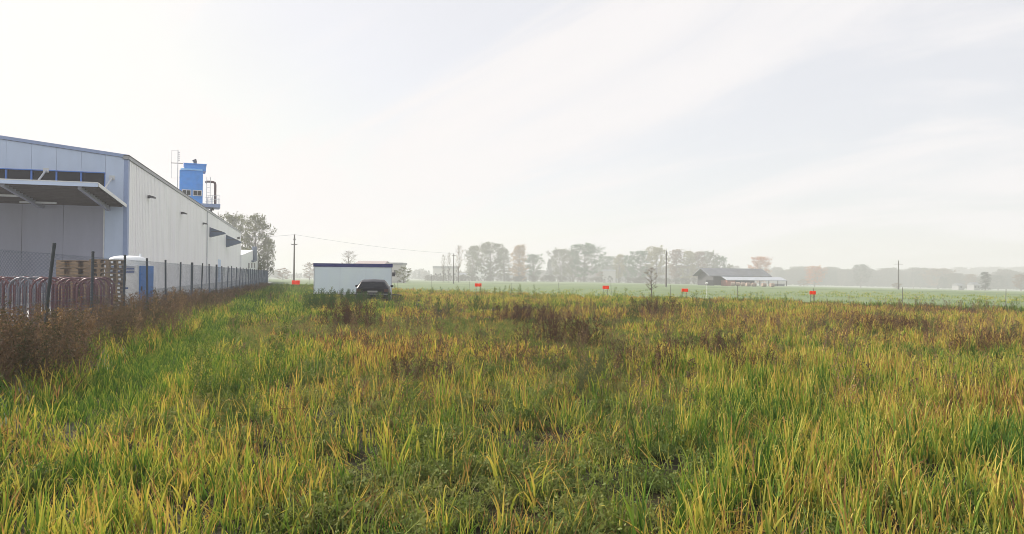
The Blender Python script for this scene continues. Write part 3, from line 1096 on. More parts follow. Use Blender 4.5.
MB().tube([(0, 0, -0.05), (0, 0, zt - 0.08)], 0.016, 6).build('pole', WHITE, mp_)
MB().tube([(0, 0, zt - 0.09), (0, 0, zt - 0.06), (0, 0, zt + 0.02), (0, 0, zt + 0.05)], [0.03, 0.09, 0.09, 0.03], 10).build('head', WHITE, mp_)


# ================================================================== UTILITY POLES
def pole(px, top, depth, label, arms, r=0.13):
    p = at(px, top, depth)
    z = tz(p.x, p.y)
    o = empty('utility_pole', (p.x, p.y, z), 0, label, 'utility pole', 'power poles')
    h = p.z - z
    MB().tube([(0, 0, -0.1), (0, 0, h)], [r * 1.25, r * 0.8], 8).build('shaft', WOODP, o)
    for (dz, w) in arms:
        MB().box(-w, w, -0.06, 0.06, h - dz - 0.06, h - dz + 0.06).build('cross_arm', WOODP, o)
        for sx in (-0.9, 0, 0.9):
            MB().tube([(sx * w, 0, h - dz + 0.061), (sx * w, 0, h - dz + 0.28)], 0.05, 6).build('insulator', WHITE, o)
    return Vector((p.x, p.y, p.z))


P1 = pole(294.5, 234.5, 140, 'brown power pole behind the white trailer and the left orange board', [(1.0, 0.25), (1.9, 0.55)], 0.15)
P2 = pole(453.8, 253.5, 190, 'thin power pole by the pale house, left of the tall trees', [(0.5, 0.5)])
P3 = pole(666.3, 250.5, 150, 'dark thin power pole right of the yellow green tree', [])
P4 = pole(898.5, 260.5, 225, 'power pole with short cross arm before the far forest on the right', [(1.1, 1.4)], 0.2)
P0 = at(205, 233, 120)
for nm, a, b, lb in (('power_line', P1, P2, 'thin power line sagging right from the brown pole'), ('power_line', P0, P1, 'thin power line running left from the brown pole over the trees')):
    pts = []
    for k in range(17):
        q = k / 16
        p = a.lerp(b, q)
        p.z -= 4 * q * (1 - q) * 0.5
        pts.append(p)
    tag(MB().tube(pts, 0.022, 4).build(nm, WIRE), lb, 'cable')


# ================================================================== FAR BUILDINGS
def fpt(px, py_base, depth):
    p = at(px, py_base, depth)
    p.z = tz(p.x, p.y)
    return p, depth / FPX


ROOFG = mat('grey_fibre_roof', (0.15, 0.16, 0.185), 0.8, var=0.15, scale=0.5, dirt=(0.10, 0.10, 0.09), dirt_amt=0.5)
ROOFL = mat('pale_sheet_roof', (0.42, 0.45, 0.50), 0.5, var=0.12, scale=0.5)
BRICK = mat('red_brick', (0.30, 0.12, 0.085), 0.9, var=0.2, scale=3)
DULLW = mat('dull_white_render', (0.26, 0.26, 0.27), 0.85, var=0.08)
DARKW = mat('dark_timber', (0.055, 0.055, 0.062), 0.9, var=0.25)
FACADE = mat('pale_render', (0.60, 0.58, 0.56), 0.85, var=0.06)
# barn: a long roof falling towards the camera, lean-to roof, brick end, open bays
D = 250
b0, k = fpt(711, 284, D)
b1, _ = fpt(778, 284, D + 6)
barn = empty('barn', b0, math.atan2(b1.y - b0.y, b1.x - b0.x), 'long low barn with grey roof, pale lean-to roof and dark open bays', 'barn')
BL = math.hypot(b1.x - b0.x, b1.y - b0.y)
zr = lambda py: at(705, py, D).z - b0.z
ridge, eave, low = zr(268.6), zr(276.2), zr(279.6)
MB().prism([(-1.5, eave + 0.02), (4.5, ridge), (10.5, eave), (10.5, eave + 0.2), (4.5, ridge + 0.25), (-1.5, eave + 0.24)], -1.6, BL - 3.4, 'x').build('roof', ROOFG, barn)
MB().prism([(-1.0, 0), (10, 0), (10, eave), (4.5, ridge - 0.1), (-1.0, eave)], 0.3, 0.6, 'x').build('gable_wall', DARKW, barn)
MB().prism([(-5.2, low), (-1.5, eave - 0.02), (-1.5, eave - 0.18), (-5.2, low - 0.16)], 3.0, BL, 'x').build('lean_to_roof', ROOFL, barn)
MB().box(0.61, 8.0, 9.0, 9.3, 0, eave).box(8.003, BL - 3.5, 9.0, 9.3, 0, eave - 0.02).build('back_wall', DARKW, barn)
MB().box(3.2, 6.2, -5.0, -4.8, 0, low - 0.2).box(3.2, 3.4, -4.79, -1, 0, low - 0.2).build('brick_end_wall', BRICK, barn)
MB().box(-2.4, 0.28, -0.9, -0.6, 0, 1.8).build('low_wall', DARKW, barn)
for q in range(6):
    MB().box(8.5 + q * 3.4, 8.7 + q * 3.4, -5.0, -4.8, 0, low - 0.18).build('bay_post', WOODP, barn)
MB().box(20, BL - 0.5, -4.6, -4.4, 0, low - 1.2).build('bay_boarding', mat('grey_boards', (0.25, 0.25, 0.27), 0.8), barn)
for q, (px, py) in enumerate(((733, 284.5), (738, 284.6), (743, 284.9), (748, 285.2), (754, 285.4), (764, 285.8), (772, 286))):
    p, k = fpt(px, py, D - 14 - rnd.uniform(0, 3))
    o = MB().tube([(-0.65, 0, 0.6), (-0.55, 0, 0.6), (0.55, 0, 0.6), (0.65, 0, 0.6)], [0.55, 0.62, 0.62, 0.55], 14).build('hay_bale', mat('hay', (0.36, 0.27, 0.22), 0.95, var=0.2))
    o.location = p
    o.rotation_euler = (0, 0, rnd.uniform(-0.5, 0.5))
    tag(o, ORD[q] + ' round hay bale from the left before the open barn bays', 'hay bale', 'hay bales by the barn')


def house(name, px0, px1, py_top, py_eave, depth, label, wallm, roofm, deep=8, flat=False, windows=0):
    a, k = fpt(px0, 285, depth)
    b, _ = fpt(px1, 285, depth)
    o = empty(name, a, 0, label, 'building')
    w = b.x - a.x
    zt, ze = at(px0, py_top, depth).z - a.z, at(px0, py_eave, depth).z - a.z
    MB().box(0, w, 0, deep, -0.3, ze).build('wall', wallm, o)
    if flat:
        MB().box(-0.3, w + 0.3, -0.3, deep + 0.3, ze + 0.003, zt).build('roof', roofm, o)
    else:
        MB().prism([(-0.4, ze + 0.003), (deep / 2, zt), (deep + 0.4, ze + 0.003)], -0.3, w + 0.3, 'x').build('roof', roofm, o)
    for q in range(windows):
        x = w * (q + 0.5) / windows
        MB().box(x - 0.55, x + 0.55, -0.06, -0.003, ze * 0.45, ze * 0.45 + 1.3).build('window', GLASS, o)
    return o


house('flat_roof_house', 433, 457, 266.0, 268.3, 530, 'hazy flat roofed pale building left of the tall trees', FACADE, FLASH, 10, True, 5)
house('pale_outbuilding', 458, 470, 273.0, 274.6, 530, 'low hazy outbuilding between the flat roofed building and the trees', FACADE, ROOFL, 6, False, 2)
house('white_block', 475, 488, 263.5, 265.5, 570, 'bluish white block seen through the tall trees', WHITE, FLASH, 9, True, 3)
house('white_shed', 603, 615.5, 269.4, 270.6, 470, 'white shed standing among the trees in the middle', FACADE, FLASH, 6, False, 0)
house('grey_roof_house', 356, 384, 260.5, 263.5, 210, 'hazy house with grey pink roof rising behind the trailer', FACADE, mat('pinkish_roof', (0.33, 0.27, 0.27), 0.8), 9, False, 0)
house('pale_house', 389, 402, 262.5, 264.5, 220, 'hazy pale house right behind the trailer end', FACADE, FLASH, 8, True, 1)
house('white_cottage', 958.5, 964, 283.3, 285.6, 470, 'small white cottage before the forest on the right', DULLW, ROOFG, 7, False, 1)
house('white_house', 974, 980, 282.3, 285.0, 460, 'white house beside the tall dark tree on the right', DULLW, ROOFG, 7, False, 2)


# ================================================================== TREES
def leafquad(m, c, size, r, bright=None):
    d = Vector((r.gauss(0, 1), r.gauss(0, 1), r.gauss(0, 1))).normalized()
    e = d.orthogonal().normalized()
    e = Matrix.Rotation(r.uniform(0, 6.28), 3, d) @ e
    a, b = d * size, e * size * r.uniform(0.4, 0.7)
    m.quad(c - a, c + b, c + a, c - b)
    g = r.random() if bright is None else bright
    m.c += [(0, g, 0, 1)] * 4


def tree_meshes(kind, seed):
    """trunk mesh and crown mesh of a tree 10 m tall, ~6 m wide"""
    r = random.Random(seed)
    tr, cr_ = MB(), MB()
    HH = 10.0
    conf = {'broad': (58, 0.10, 1.0), 'narrow': (48, 0.12, 0.45), 'alder': (56, 0.14, 0.9), 'shrub': (22, 0.02, 1.5), 'bare': (24, 0.22, 0.6), 'conifer': (60, 0.12, 0.7)}[kind]
    nl, z0, wid = conf
    lean = Vector((r.uniform(-.3, .3), r.uniform(-.3, .3), 0))
    spine = [Vector((0, 0, -0.2))]
    for k in range(1, 9):
        q = k / 8
        spine.append(Vector((lean.x * q + r.uniform(-.12, .12), lean.y * q + r.uniform(-.12, .12), HH * 0.96 * q)))
    tr.tube(spine, [0.19 * (1 - 0.9 * k / 8) + 0.02 for k in range(9)], 6)

    def sp(q):
        x = q * 8
        i = min(int(x), 7)
        return spine[i].lerp(spine[i + 1], x - i)
    ml = {'alder': 24, 'broad': 15, 'narrow': 14, 'shrub': 26, 'bare': 3, 'conifer': 10}[kind]
    ls = {'alder': 0.14, 'broad': 0.20, 'narrow': 0.17, 'shrub': 0.2, 'bare': 0.10, 'conifer': 0.22}[kind]
    for i in range(nl):
        q = z0 + (0.97 - z0) * ((i + r.random()) / nl)
        rel = (q - z0) / (1 - z0)
        if kind == 'conifer':
            reach = 2.1 * (1 - rel) ** 0.8 + 0.15
            up = -0.1
        elif kind == 'shrub':
            reach = 2.6 * math.sin(math.pi * (0.25 + 0.7 * rel)) + 0.3
            up = 0.5
        else:
            reach = 3.1 * wid * (math.sin(math.pi * min(1, 0.12 + 0.86 * rel)) ** 0.7) * r.uniform(0.65, 1.1) + 0.25
            up = 0.55 + 0.4 * rel
        a = i * 2.4 + r.uniform(-.5, .5)
        o = sp(q)
        d = Vector((math.cos(a), math.sin(a), up)).normalized()
        mid = o + d * reach * 0.5 + Vector((0, 0, r.uniform(-.1, .15)))
        end = o + d * reach + Vector((0, 0, 0.15 * reach))
        r0 = 0.075 * (1 - rel) + 0.018
        tr.tube([o, mid, end], [r0, r0 * 0.6, 0.010], 4, False)
        cb = r.random()
        for s in range(5 if kind != 'conifer' else 3):
            f = r.uniform(0.35, 1.0)
            b = o.lerp(mid, f * 2) if f < 0.5 else mid.lerp(end, f * 2 - 1)
            dd = (d + Vector((r.uniform(-1, 1), r.uniform(-1, 1), r.uniform(-.4, .8))) * 0.9).normalized()
            tl_ = reach * r.uniform(0.2, 0.45) + 0.15
            e = b + dd * tl_
            tr.tube([b, e], [r0 * 0.45, 0.006], 3, False)
            if kind == 'bare':
                for w in range(5):
                    f2 = r.uniform(0.2, 1)
                    e2 = b.lerp(e, f2) + Vector((r.uniform(-1, 1), r.uniform(-1, 1), r.uniform(0, 1))) * 0.6
                    tr.tube([b.lerp(e, f2), e2], [0.012, 0.005], 3, False)
            sig = 0.24 if kind not in ('conifer', 'bare') else 0.22
            if kind != 'conifer' and kind != 'bare' and r.random() < 0.3:
                continue
            for w in range(ml):
                c = b.lerp(e, r.uniform(0.3, 1.1)) + Vector((r.gauss(0, sig), r.gauss(0, sig), r.gauss(0, sig * (0.8 if kind != 'conifer' else 0.35))))
                leafquad(cr_, c, ls * r.uniform(0.6, 1.2), r, min(1, max(0, 0.5 * cb + 0.5 * r.random())))
    t_ = tr.mesh(kind + '_trunk')
    t_.materials.append(BARK)
    c_ = cr_.mesh(kind + '_crown')
    c_.materials.append(LEAVES)
    return t_, c_


TM = {}
for kd, n in (('broad', 4), ('narrow', 3), ('alder', 2), ('shrub', 2), ('bare', 2), ('conifer', 2)):
    TM[kd] = [tree_meshes(kd, 100 + 7 * i + len(kd)) for i in range(n)]
BASEW = {'broad': 5.2, 'narrow': 2.7, 'alder': 5.0, 'shrub': 5.6, 'bare': 3.6, 'conifer': 4.0}
tree_i = 0


def tree(name, kind, px, top, wpx, depth, color, label, group, sink=0.0):
    global tree_i
    tree_i += 1
    if 215 < depth < 400 and kind != 'bare':
        depth *= 1.8
        wpx *= 1.18 if group == GM else 1.0
    p = at(px, top, depth)
    z = tz(p.x, p.y) - sink
    hgt = p.z - z
    o = empty(name, (p.x, p.y, z), rnd.uniform(0, 6.28), label, 'shrub' if kind == 'shrub' else 'tree', group)
    sxy = wpx * depth / FPX / BASEW[kind]
    o.scale = (sxy, sxy, hgt / 10.0)
    t_, c_ = TM[kind][tree_i % len(TM[kind])]
    link('trunk', t_, o)
    c = link('crown', c_, o)
    c.color = (*color, 1)
    return o


OLIVE, GREEN, GOLD, ORNG, BROWN, PALE, DKG = (0.10, 0.115, 0.035), (0.05, 0.125, 0.045), (0.34, 0.20, 0.05), (0.45, 0.17, 0.05), (0.18, 0.105, 0.055), (0.24, 0.22, 0.07), (0.035, 0.05, 0.035)
GB_, GM, GC, GR = 'trees behind the factory', 'trees beyond the meadow', 'trees by the barn', 'trees on the right'
for a in (
    ('alder_tree', 'alder', 233, 216, 30, 185, OLIVE, 'tall leafy tree close behind the hall end', GB_),
    ('alder_tree', 'alder', 256, 218.5, 32, 178, OLIVE, 'tall leafy tree beyond the annex, right of its twin', GB_),
    ('alder_tree', 'broad', 268, 240, 14, 185, OLIVE, 'lower leafy tree at the right foot of the tall pair behind the annex', GB_),
    ('hazy_bush', 'shrub', 310, 263, 16, 260, BROWN, 'hazy bush right of the brown power pole', GB_),
    ('hazy_bush', 'shrub', 283, 268, 14, 220, BROWN, 'hazy bush left of the brown power pole', GB_),
    ('bare_tree', 'bare', 349, 251.5, 17, 230, BROWN, 'bare hazy tree rising above the trailer roof', GB_),
    ('hazy_bush', 'shrub', 404, 267, 16, 200, OLIVE, 'hazy rounded bush right of the trailer', GM),
    ('bare_tree', 'bare', 443.5, 255, 5, 270, BROWN, 'leftmost thin bare tree before the flat roofed building', GM),
    ('bare_tree', 'bare', 449, 253, 5, 265, BROWN, 'second thin bare tree before the flat roofed building', GM),
    ('slim_tree', 'bare', 459, 246, 9, 275, GOLD, 'slim sparse tree right of the thin bare ones', GM),
    ('slim_tree', 'narrow', 472.5, 246, 12, 270, OLIVE, 'slim leafy tree left of the big round one', GM),
    ('round_tree', 'broad', 490.5, 244.5, 24, 265, OLIVE, 'big round crowned tree above the orange board', GM),
    ('slim_tree', 'narrow', 504.5, 248, 11, 270, OLIVE, 'slim tree touching the right of the big round one', GM),
    ('golden_tree', 'narrow', 519, 245, 12, 275, GOLD, 'tall golden tree in the middle group', GM),
    ('golden_bush', 'shrub', 519, 264, 17, 262, GOLD, 'golden bush at the foot of the golden tree', GM),
    ('green_tree', 'broad', 534, 255.5, 15, 275, GREEN, 'green tree right of the golden tree', GM),
    ('small_conifer', 'conifer', 549.5, 258, 6, 300, DKG, 'small hazy conifer in the gap between tree groups', GM),
    ('round_tree', 'broad', 561, 250.5, 17, 275, OLIVE, 'left tree of the large hazy pair above the meadow', GM),
    ('round_tree', 'broad', 573, 251, 13, 285, OLIVE, 'narrow crown between the large hazy pair', GM),
    ('round_tree', 'broad', 585, 245.5, 26, 270, GREEN, 'largest right tree of the hazy pair, left of the white shed', GM),
    ('green_tree', 'broad', 608, 258, 16, 310, GREEN, 'green tree behind the white shed', GM),
    ('pale_bush', 'shrub', 600, 272, 10, 262, BROWN, 'brownish bush left of the white shed', GM),
    ('pale_tree', 'narrow', 619, 254.5, 9, 280, PALE, 'slender pale yellow tree right of the white shed', GM),
    ('green_tree', 'broad', 628, 256.5, 12, 285, GREEN, 'medium green tree between the pale ones', GM),
    ('green_tree', 'broad', 641, 253, 19, 272, GREEN, 'dense green tree left of the yellow green one', GM),
    ('pale_tree', 'broad', 656, 248.5, 18, 268, PALE, 'yellow green tree left of the dark thin pole', GM),
    ('birch_tree', 'narrow', 676, 249.5, 12, 285, BROWN, 'brownish birch just right of the dark thin pole', GM),
    ('birch_tree', 'narrow', 687, 250.5, 13, 285, PALE, 'second birch right of the dark thin pole', GM),
    ('birch_tree', 'narrow', 698, 251.5, 13, 288, BROWN, 'third birch, above the barn gable', GM),
    ('birch_tree', 'broad', 709, 253, 13, 290, OLIVE, 'fourth tree of the birch row, above the barn roof', GM),
    ('green_tree', 'broad', 720, 257, 14, 290, GREEN, 'round green tree behind the barn roof', GC),
    ('pale_bush', 'shrub', 731, 264.5, 11, 300, OLIVE, 'low pale tree behind the barn, right of the round green one', GC),
    ('orange_tree', 'broad', 761, 258.5, 19, 285, ORNG, 'orange tree behind the right part of the barn roof', GC),
    ('orange_tree', 'broad', 814.5, 267, 18, 320, ORNG, 'pale orange tree before the far forest', GR),
    ('dark_bush', 'shrub', 804, 279.5, 12, 300, BROWN, 'low brown bush beside the pale orange tree', GR),
    ('dark_tree', 'broad', 861, 265.5, 16, 360, DKG, 'dark round tree rising from the far forest', GR),
    ('dark_bush', 'shrub', 897, 283, 9, 225, BROWN, 'brown bush at the foot of the right power pole', GR),
    ('round_tree', 'broad', 938, 269.5, 26, 380, BROWN, 'wide rounded brown tree in the forest edge on the right', GR),
    ('dark_tree', 'narrow', 985, 272, 8, 216, DKG, 'slim dark tree standing alone beside the white house', GR),
    ('dark_bush', 'shrub', 985, 287, 11, 216, DKG, 'dark bush around the foot of the slim dark tree', GR),
    ('brown_tree', 'broad', 971, 275, 10, 330, BROWN, 'small brown tree behind the white house', GR),
    ('brown_tree', 'broad', 998, 276, 14, 330, DKG, 'dark tree right of the slim dark tree', GR),
    ('brown_tree', 'broad', 1021, 275, 14, 260, BROWN, 'brown tree cut by the right edge of the picture', GR),
    ('conifer_tree', 'conifer', 913.5, 270.5, 7, 399, DKG, 'pointed conifer right of the right power pole', GR),
    ('conifer_tree', 'conifer', 921, 273, 7, 399, DKG, 'second pointed conifer left of the wide brown tree', GR),
    ('thin_shrub', 'bare', 652, 268, 13, 56, BROWN, 'sparse leafless sapling at the meadow edge, left of the dark pole', 'saplings'),
):
    tree(*a)


# distant woods: one mass of trees far behind the meadow
def gn_scatter(name, pts, rots, scls, idx, tint, colname, label, cat, kind='stuff', color=None):
    me = bpy.data.meshes.new(name)
    me.vertices.add(len(pts))
    me.vertices.foreach_set('co', np.asarray(pts, np.float32).ravel())
    for nm, tp, arr in (('rot', 'FLOAT_VECTOR', rots), ('scl', 'FLOAT_VECTOR', scls), ('idx', 'INT', idx), ('tint', 'FLOAT', tint)):
        a = me.attributes.new(nm, tp, 'POINT')
        arr = np.asarray(arr)
        a.data.foreach_set('vector' if tp == 'FLOAT_VECTOR' else 'value', arr.astype(np.int32 if tp == 'INT' else np.float32).ravel())
    o = link(name, me)
    tag(o, label, cat, None, kind)
    ng = bpy.data.node_groups.new(name + '_scatter', 'GeometryNodeTree')
    ng.interface.new_socket('Geometry', in_out='INPUT', socket_type='NodeSocketGeometry')
    ng.interface.new_socket('Geometry', in_out='OUTPUT', socket_type='NodeSocketGeometry')
    n, l = ng.nodes, ng.links
    gi, go = n.new('NodeGroupInput'), n.new('NodeGroupOutput')
    ci = n.new('GeometryNodeCollectionInfo')
    ci.inputs['Collection'].default_value = bpy.data.collections[colname]
    ci.inputs['Separate Children'].default_value = True
    ci.inputs['Reset Children'].default_value = True
    ip = n.new('GeometryNodeInstanceOnPoints')
    ip.inputs['Pick Instance'].default_value = True

    def na(nm, tp):
        q = n.new('GeometryNodeInputNamedAttribute')
        q.data_type = tp
        q.inputs['Name'].default_value = nm
        return [s for s in q.outputs if s.enabled and s.name == 'Attribute'][0]
    l.new(gi.outputs[0], ip.inputs['Points'])
    l.new(ci.outputs[0], ip.inputs['Instance'])
    l.new(na('idx', 'INT'), ip.inputs['Instance Index'])
    e2r = n.new('FunctionNodeEulerToRotation')
    l.new(na('rot', 'FLOAT_VECTOR'), e2r.inputs[0])
    l.new(e2r.outputs[0], ip.inputs['Rotation'])
    l.new(na('scl', 'FLOAT_VECTOR'), ip.inputs['Scale'])
    l.new(ip.outputs[0], go.inputs[0])
    md = o.modifiers.new('scatter', 'NODES')
    md.node_group = ng
    return o


def source(colname, meshes):
    c = bpy.data.collections.new(colname)
    for i, me in enumerate(meshes):
        o = bpy.data.objects.new('%s_%02d' % (colname, i), me)
        c.objects.link(o)
    return c


def woods_mesh(kind, i, colr):
    t_, c_ = TM[kind][i]
    me = c_.copy()
    m = MATS.get('woods_' + kind)
    if m is None:
        m, nt, b = base_mat('woods_' + kind)
        rgb = nt.nodes.new('ShaderNodeRGB')
        rgb.outputs[0].default_value = (*colr, 1)
        leaf_shader(nt, rgb.outputs[0], 0.25)
        MATS['woods_' + kind] = m
    me.materials.clear()
    me.materials.append(m)
    return me


source('wood_source', [woods_mesh('conifer', 0, (0.03, 0.045, 0.03)), woods_mesh('conifer', 1, (0.03, 0.045, 0.03)), woods_mesh('broad', 0, (0.075, 0.065, 0.04)), woods_mesh('broad', 1, (0.075, 0.065, 0.04)), woods_mesh('broad', 2, (0.075, 0.065, 0.04))])


def woods(name, px0, px1, d0, d1, n, top_fn, label, mixc=0.6):
    P, Rr, S, I = [], [], [], []
    for k in range(n):
        px = px0 + (px1 - px0) * (k + rnd.random()) / n
        d = rnd.uniform(d0, d1)
        top = at(px, top_fn(px) + rnd.uniform(-0.8, 2.2), d)
        z = tz(top.x, top.y)
        h = max(3.0, top.z - z)
        con = rnd.random() < mixc
        w = (rnd.uniform(0.9, 1.35) if con else rnd.uniform(1.1, 1.6)) * h / 10
        P.append((top.x, top.y, z - 0.2))
        Rr.append((0, 0, rnd.uniform(0, 6.28)))
        S.append((w, w, h / 10))
        I.append(rnd.randint(0, 1) if con else rnd.randint(2, 4))
    gn_scatter(name, P, Rr, S, I, np.zeros(n), 'wood_source', label, 'forest')


woods('distant_forest', 775, 945, 740, 880, 300, lambda p: 268.5 + (p - 780) * 0.012 + 1.2 * math.sin(p * 0.21), 'dark hazy forest edge along the right horizon')
woods('distant_woods', 940, 1085, 640, 780, 180, lambda p: 276 + 1.5 * math.sin(p * 0.13) - (3.5 if p > 1000 else 0), 'hazy woods around the white houses on the right', 0.35)
woods('hilltop_woods', 880, 1150, 1100, 1300, 220, lambda p: 269.5 - max(0, p - 960) * 0.03 + 0.6 * math.sin(p * 0.3), 'faint wooded rise far behind on the right', 0.5)
woods('faint_woods', 420, 790, 760, 950, 260, lambda p: 272.5 + 1.6 * math.sin(p * 0.09) - (5.0 if 555 < p < 735 else 0), 'faint woods behind the middle row of trees', 0.3)
woods('misty_woods', -60, 430, 700, 950, 220, lambda p: 271.0 + 1.5 * math.sin(p * 0.07), 'faint misty woods behind the trailer', 0.3)
# low hedge bank along the foot of the middle trees
P, Rr, S, I = [], [], [], []
source('hedge_source', [woods_mesh('broad', 3, (0.075, 0.065, 0.04)), TM['shrub'][0][1].copy(), TM['shrub'][1][1].copy()])
for me in [o.data for o in bpy.data.collections['hedge_source'].objects]:
    me.materials.clear()
    me.materials.append(MATS['woods_broad'])
for k in range(230):
    px = rnd.uniform(425, 700)
    d = rnd.uniform(455, 490)
    p = at(px, 280, d)
    s = rnd.uniform(0.16, 0.46)
    P.append((p.x, p.y, tz(p.x, p.y) - 0.2))
    Rr.append((0, 0, rnd.uniform(0, 6.28)))
    S.append((s * 1.6, s * 1.6, s))
    I.append(rnd.randint(1, 2))
gn_scatter('hedge_undergrowth', P, Rr, S, I, np.zeros(len(P)), 'hedge_source', 'low dark undergrowth along the foot of the middle trees', 'undergrowth')


# ================================================================== FIELD VEGETATION
def blade(m, root, az, length, width, bend, r, droop=0.0, seg=4):
    g = r.random()
    d = Vector((math.cos(az), math.sin(az), 0))
    sidev = Vector((-d.y, d.x, 0))
    sidev = (Matrix.Rotation(r.uniform(-1.2, 1.2), 3, 'Z') @ sidev)
    p = Vector(root)
    ang = r.uniform(0.02, 0.2)
    i0 = len(m.v)
    kink = r.random() < droop
    kk = r.uniform(0.5, 0.85)
    for k in range(seg + 1):
        q = k / seg
        w = width * (0.75 + 0.5 * q if q < 0.4 else 1.0) * max(0.0, (1 - max(0, q - 0.35) / 0.65) ** 0.8) * 0.5
        if k == seg:
            m.v.append(tuple(p))
            m.c.append((1, g, 0, 1))
        else:
            m.v += [tuple(p - sidev * w), tuple(p + sidev * w)]
            m.c += [(q, g, 0, 1)] * 2
        st_ = Vector((d.x * math.sin(ang), d.y * math.sin(ang), math.cos(ang)))
        p = p + st_ * (length / seg)
        ang += bend / seg * (1 + q)
        if kink and q <= kk < q + 1 / seg:
            ang += r.uniform(0.9, 1.7)
    for k in range(seg):
        a = i0 + 2 * k
        if k == seg - 1:
            m.f.append((a, a + 1, a + 2))
        else:
            m.f.append((a, a + 1, a + 3, a + 2))


def crop_clump(seed, n, rad, hmin, hmax, wmin, wmax, droop=0.25, stems=True):
    r = random.Random(seed)
    m = MB()
    for k in range(n):
        a, q = r.uniform(0, 6.28), rad * math.sqrt(r.random())
        x, y = q * math.cos(a), q * math.sin(a)
        h = r.uniform(hmin, hmax)
        if stems and r.random() < 0.6:       # a tiller: short stem carrying two or three leaves
            z = 0.0
            for j in range(r.randint(2, 3)):
                zz = h * (0.05 + 0.24 * j)
                blade(m, (x, y, zz), r.uniform(0, 6.28), h * r.uniform(0.5, 0.8), r.uniform(wmin, wmax), r.uniform(0.1, 0.9), r, droop)
        else:
            blade(m, (x, y, 0), r.uniform(0, 6.28), h, r.uniform(wmin, wmax), r.uniform(0.1, 0.9), r, droop)
    return m


def herb(seed, hgt, nb, leaf, spread, woody=0.004, leaves=7):
    """upright weed: stem, side twigs, many small leaves or seed clusters"""
    r = random.Random(seed)
    m = MB()
    top = Vector((r.uniform(-.12, .12), r.uniform(-.12, .12), 1)) * hgt
    i = len(m.v)
    m.tube([(0, 0, 0), top * 0.5 + Vector((r.uniform(-.03, .03), 0, 0)), top], [woody, woody * 0.7, woody * 0.3], 3, False)
    m.c += [(0.2, r.random(), 0, 1)] * (len(m.v) - i)
    for k in range(nb):
        q = 0.12 + 0.86 * k / nb
        o = top * q
        a = r.uniform(0, 6.28)
        ln = spread * (1.05 - 0.65 * q) * r.uniform(0.6, 1.2)
        e = o + Vector((math.cos(a), math.sin(a), r.uniform(0.5, 1.4))) * ln
        i = len(m.v)
        m.tube([o, e], [woody * 0.5, woody * 0.25], 3, False)
        m.c += [(0.3, r.random(), 0, 1)] * (len(m.v) - i)
        for w in range(leaves):
            leafquad(m, o.lerp(e, r.uniform(0.25, 1.05)) + Vector((r.gauss(0, .012), r.gauss(0, .012), r.gauss(0, .012))), leaf * r.uniform(0.5, 1.2), r)
    return m


def mound(seed, rad, hgt, n, leaf):
    """low sprawling weed: arching stems of uneven length set with small leaves"""
    r = random.Random(seed)
    m = MB()
    ns = 46
    for k in range(ns):
        a = r.uniform(0, 6.28)
        ln = rad * (0.25 + 1.1 * r.random() ** 1.5)
        h = hgt * r.uniform(0.35, 1.25) * (1 - 0.45 * ln / (1.35 * rad))
        o = Vector((r.gauss(0, rad * 0.2), r.gauss(0, rad * 0.2), 0))
        d = Vector((math.cos(a), math.sin(a), 0))
        mid = o + d * ln * 0.45 + Vector((0, 0, h))
        e = o + d * ln + Vector((r.gauss(0, .02), r.gauss(0, .02), h * r.uniform(0.5, 1.0)))
        i = len(m.v)
        m.tube([o, mid, e], [0.003, 0.002, 0.001], 3, False)
        m.c += [(0.3, r.random(), 0, 1)] * (len(m.v) - i)
        g = r.random()
        for w in range(n // ns):
            q = r.uniform(0.25, 1.05)
            c = o.lerp(mid, q * 2) if q < 0.5 else mid.lerp(e, q * 2 - 1)
            leafquad(m, c + Vector((r.gauss(0, .018), r.gauss(0, .018), r.gauss(0, .014))), leaf * r.choice((0.5, 0.8, 1.0, 1.5)), r, min(1, max(0, 0.55 * g + 0.45 * r.random())))
    for k in range(14):
        blade(m, (r.gauss(0, rad * 0.5), r.gauss(0, rad * 0.5), 0), r.uniform(0, 6.28), hgt * r.uniform(0.8, 1.8), 0.008, 0.8, r, 0.4)
    return m


def fin(ms, material):
    out = []
    for i, m in enumerate(ms):
        me = m.mesh('plant_%d' % i)
        me.materials.append(material)
        out.append(me)
    return out


near_clumps = fin([crop_clump(20 + i, 9, 0.09, 0.12, 0.46, 0.007, 0.019, 0.4) for i in range(8)], GRASS)
far_clumps = fin([crop_clump(60 + i, 24, 0.22, 0.12, 0.40, 0.014, 0.032, 0.3) for i in range(6)], GRASS)
turf_clumps = fin([crop_clump(90 + i, 22, 0.18, 0.06, 0.24, 0.007, 0.015, 0.2, False) for i in range(5)], GRASS)
dry_herbs = fin([herb(130 + i, rnd.uniform(0.7, 1.05), 26, 0.016, 0.20) for i in range(6)], DRY)
green_herbs = fin([herb(160 + i, rnd.uniform(0.5, 0.85), 34, 0.013, 0.16, leaves=12) for i in range(5)], HERB)
mounds = fin([mound(190 + i, 0.26, 0.17, 620, 0.012) for i in range(6)], HERB)
straw = fin([crop_clump(230 + i, 12, 0.16, 0.12, 0.36, 0.004, 0.010, 0.9, False) for i in range(5)], GRASS)
source('straw_source', straw)
source('crop_source', near_clumps)
source('far_crop_source', far_clumps)
source('turf_source', turf_clumps)
source('dry_source', dry_herbs)
source('herb_source', green_herbs)
source('mound_source', mounds)

nz5 = VNoise(9)
n1, n2, n3, n4 = VNoise(1), VNoise(2), VNoise(3), VNoise(4)


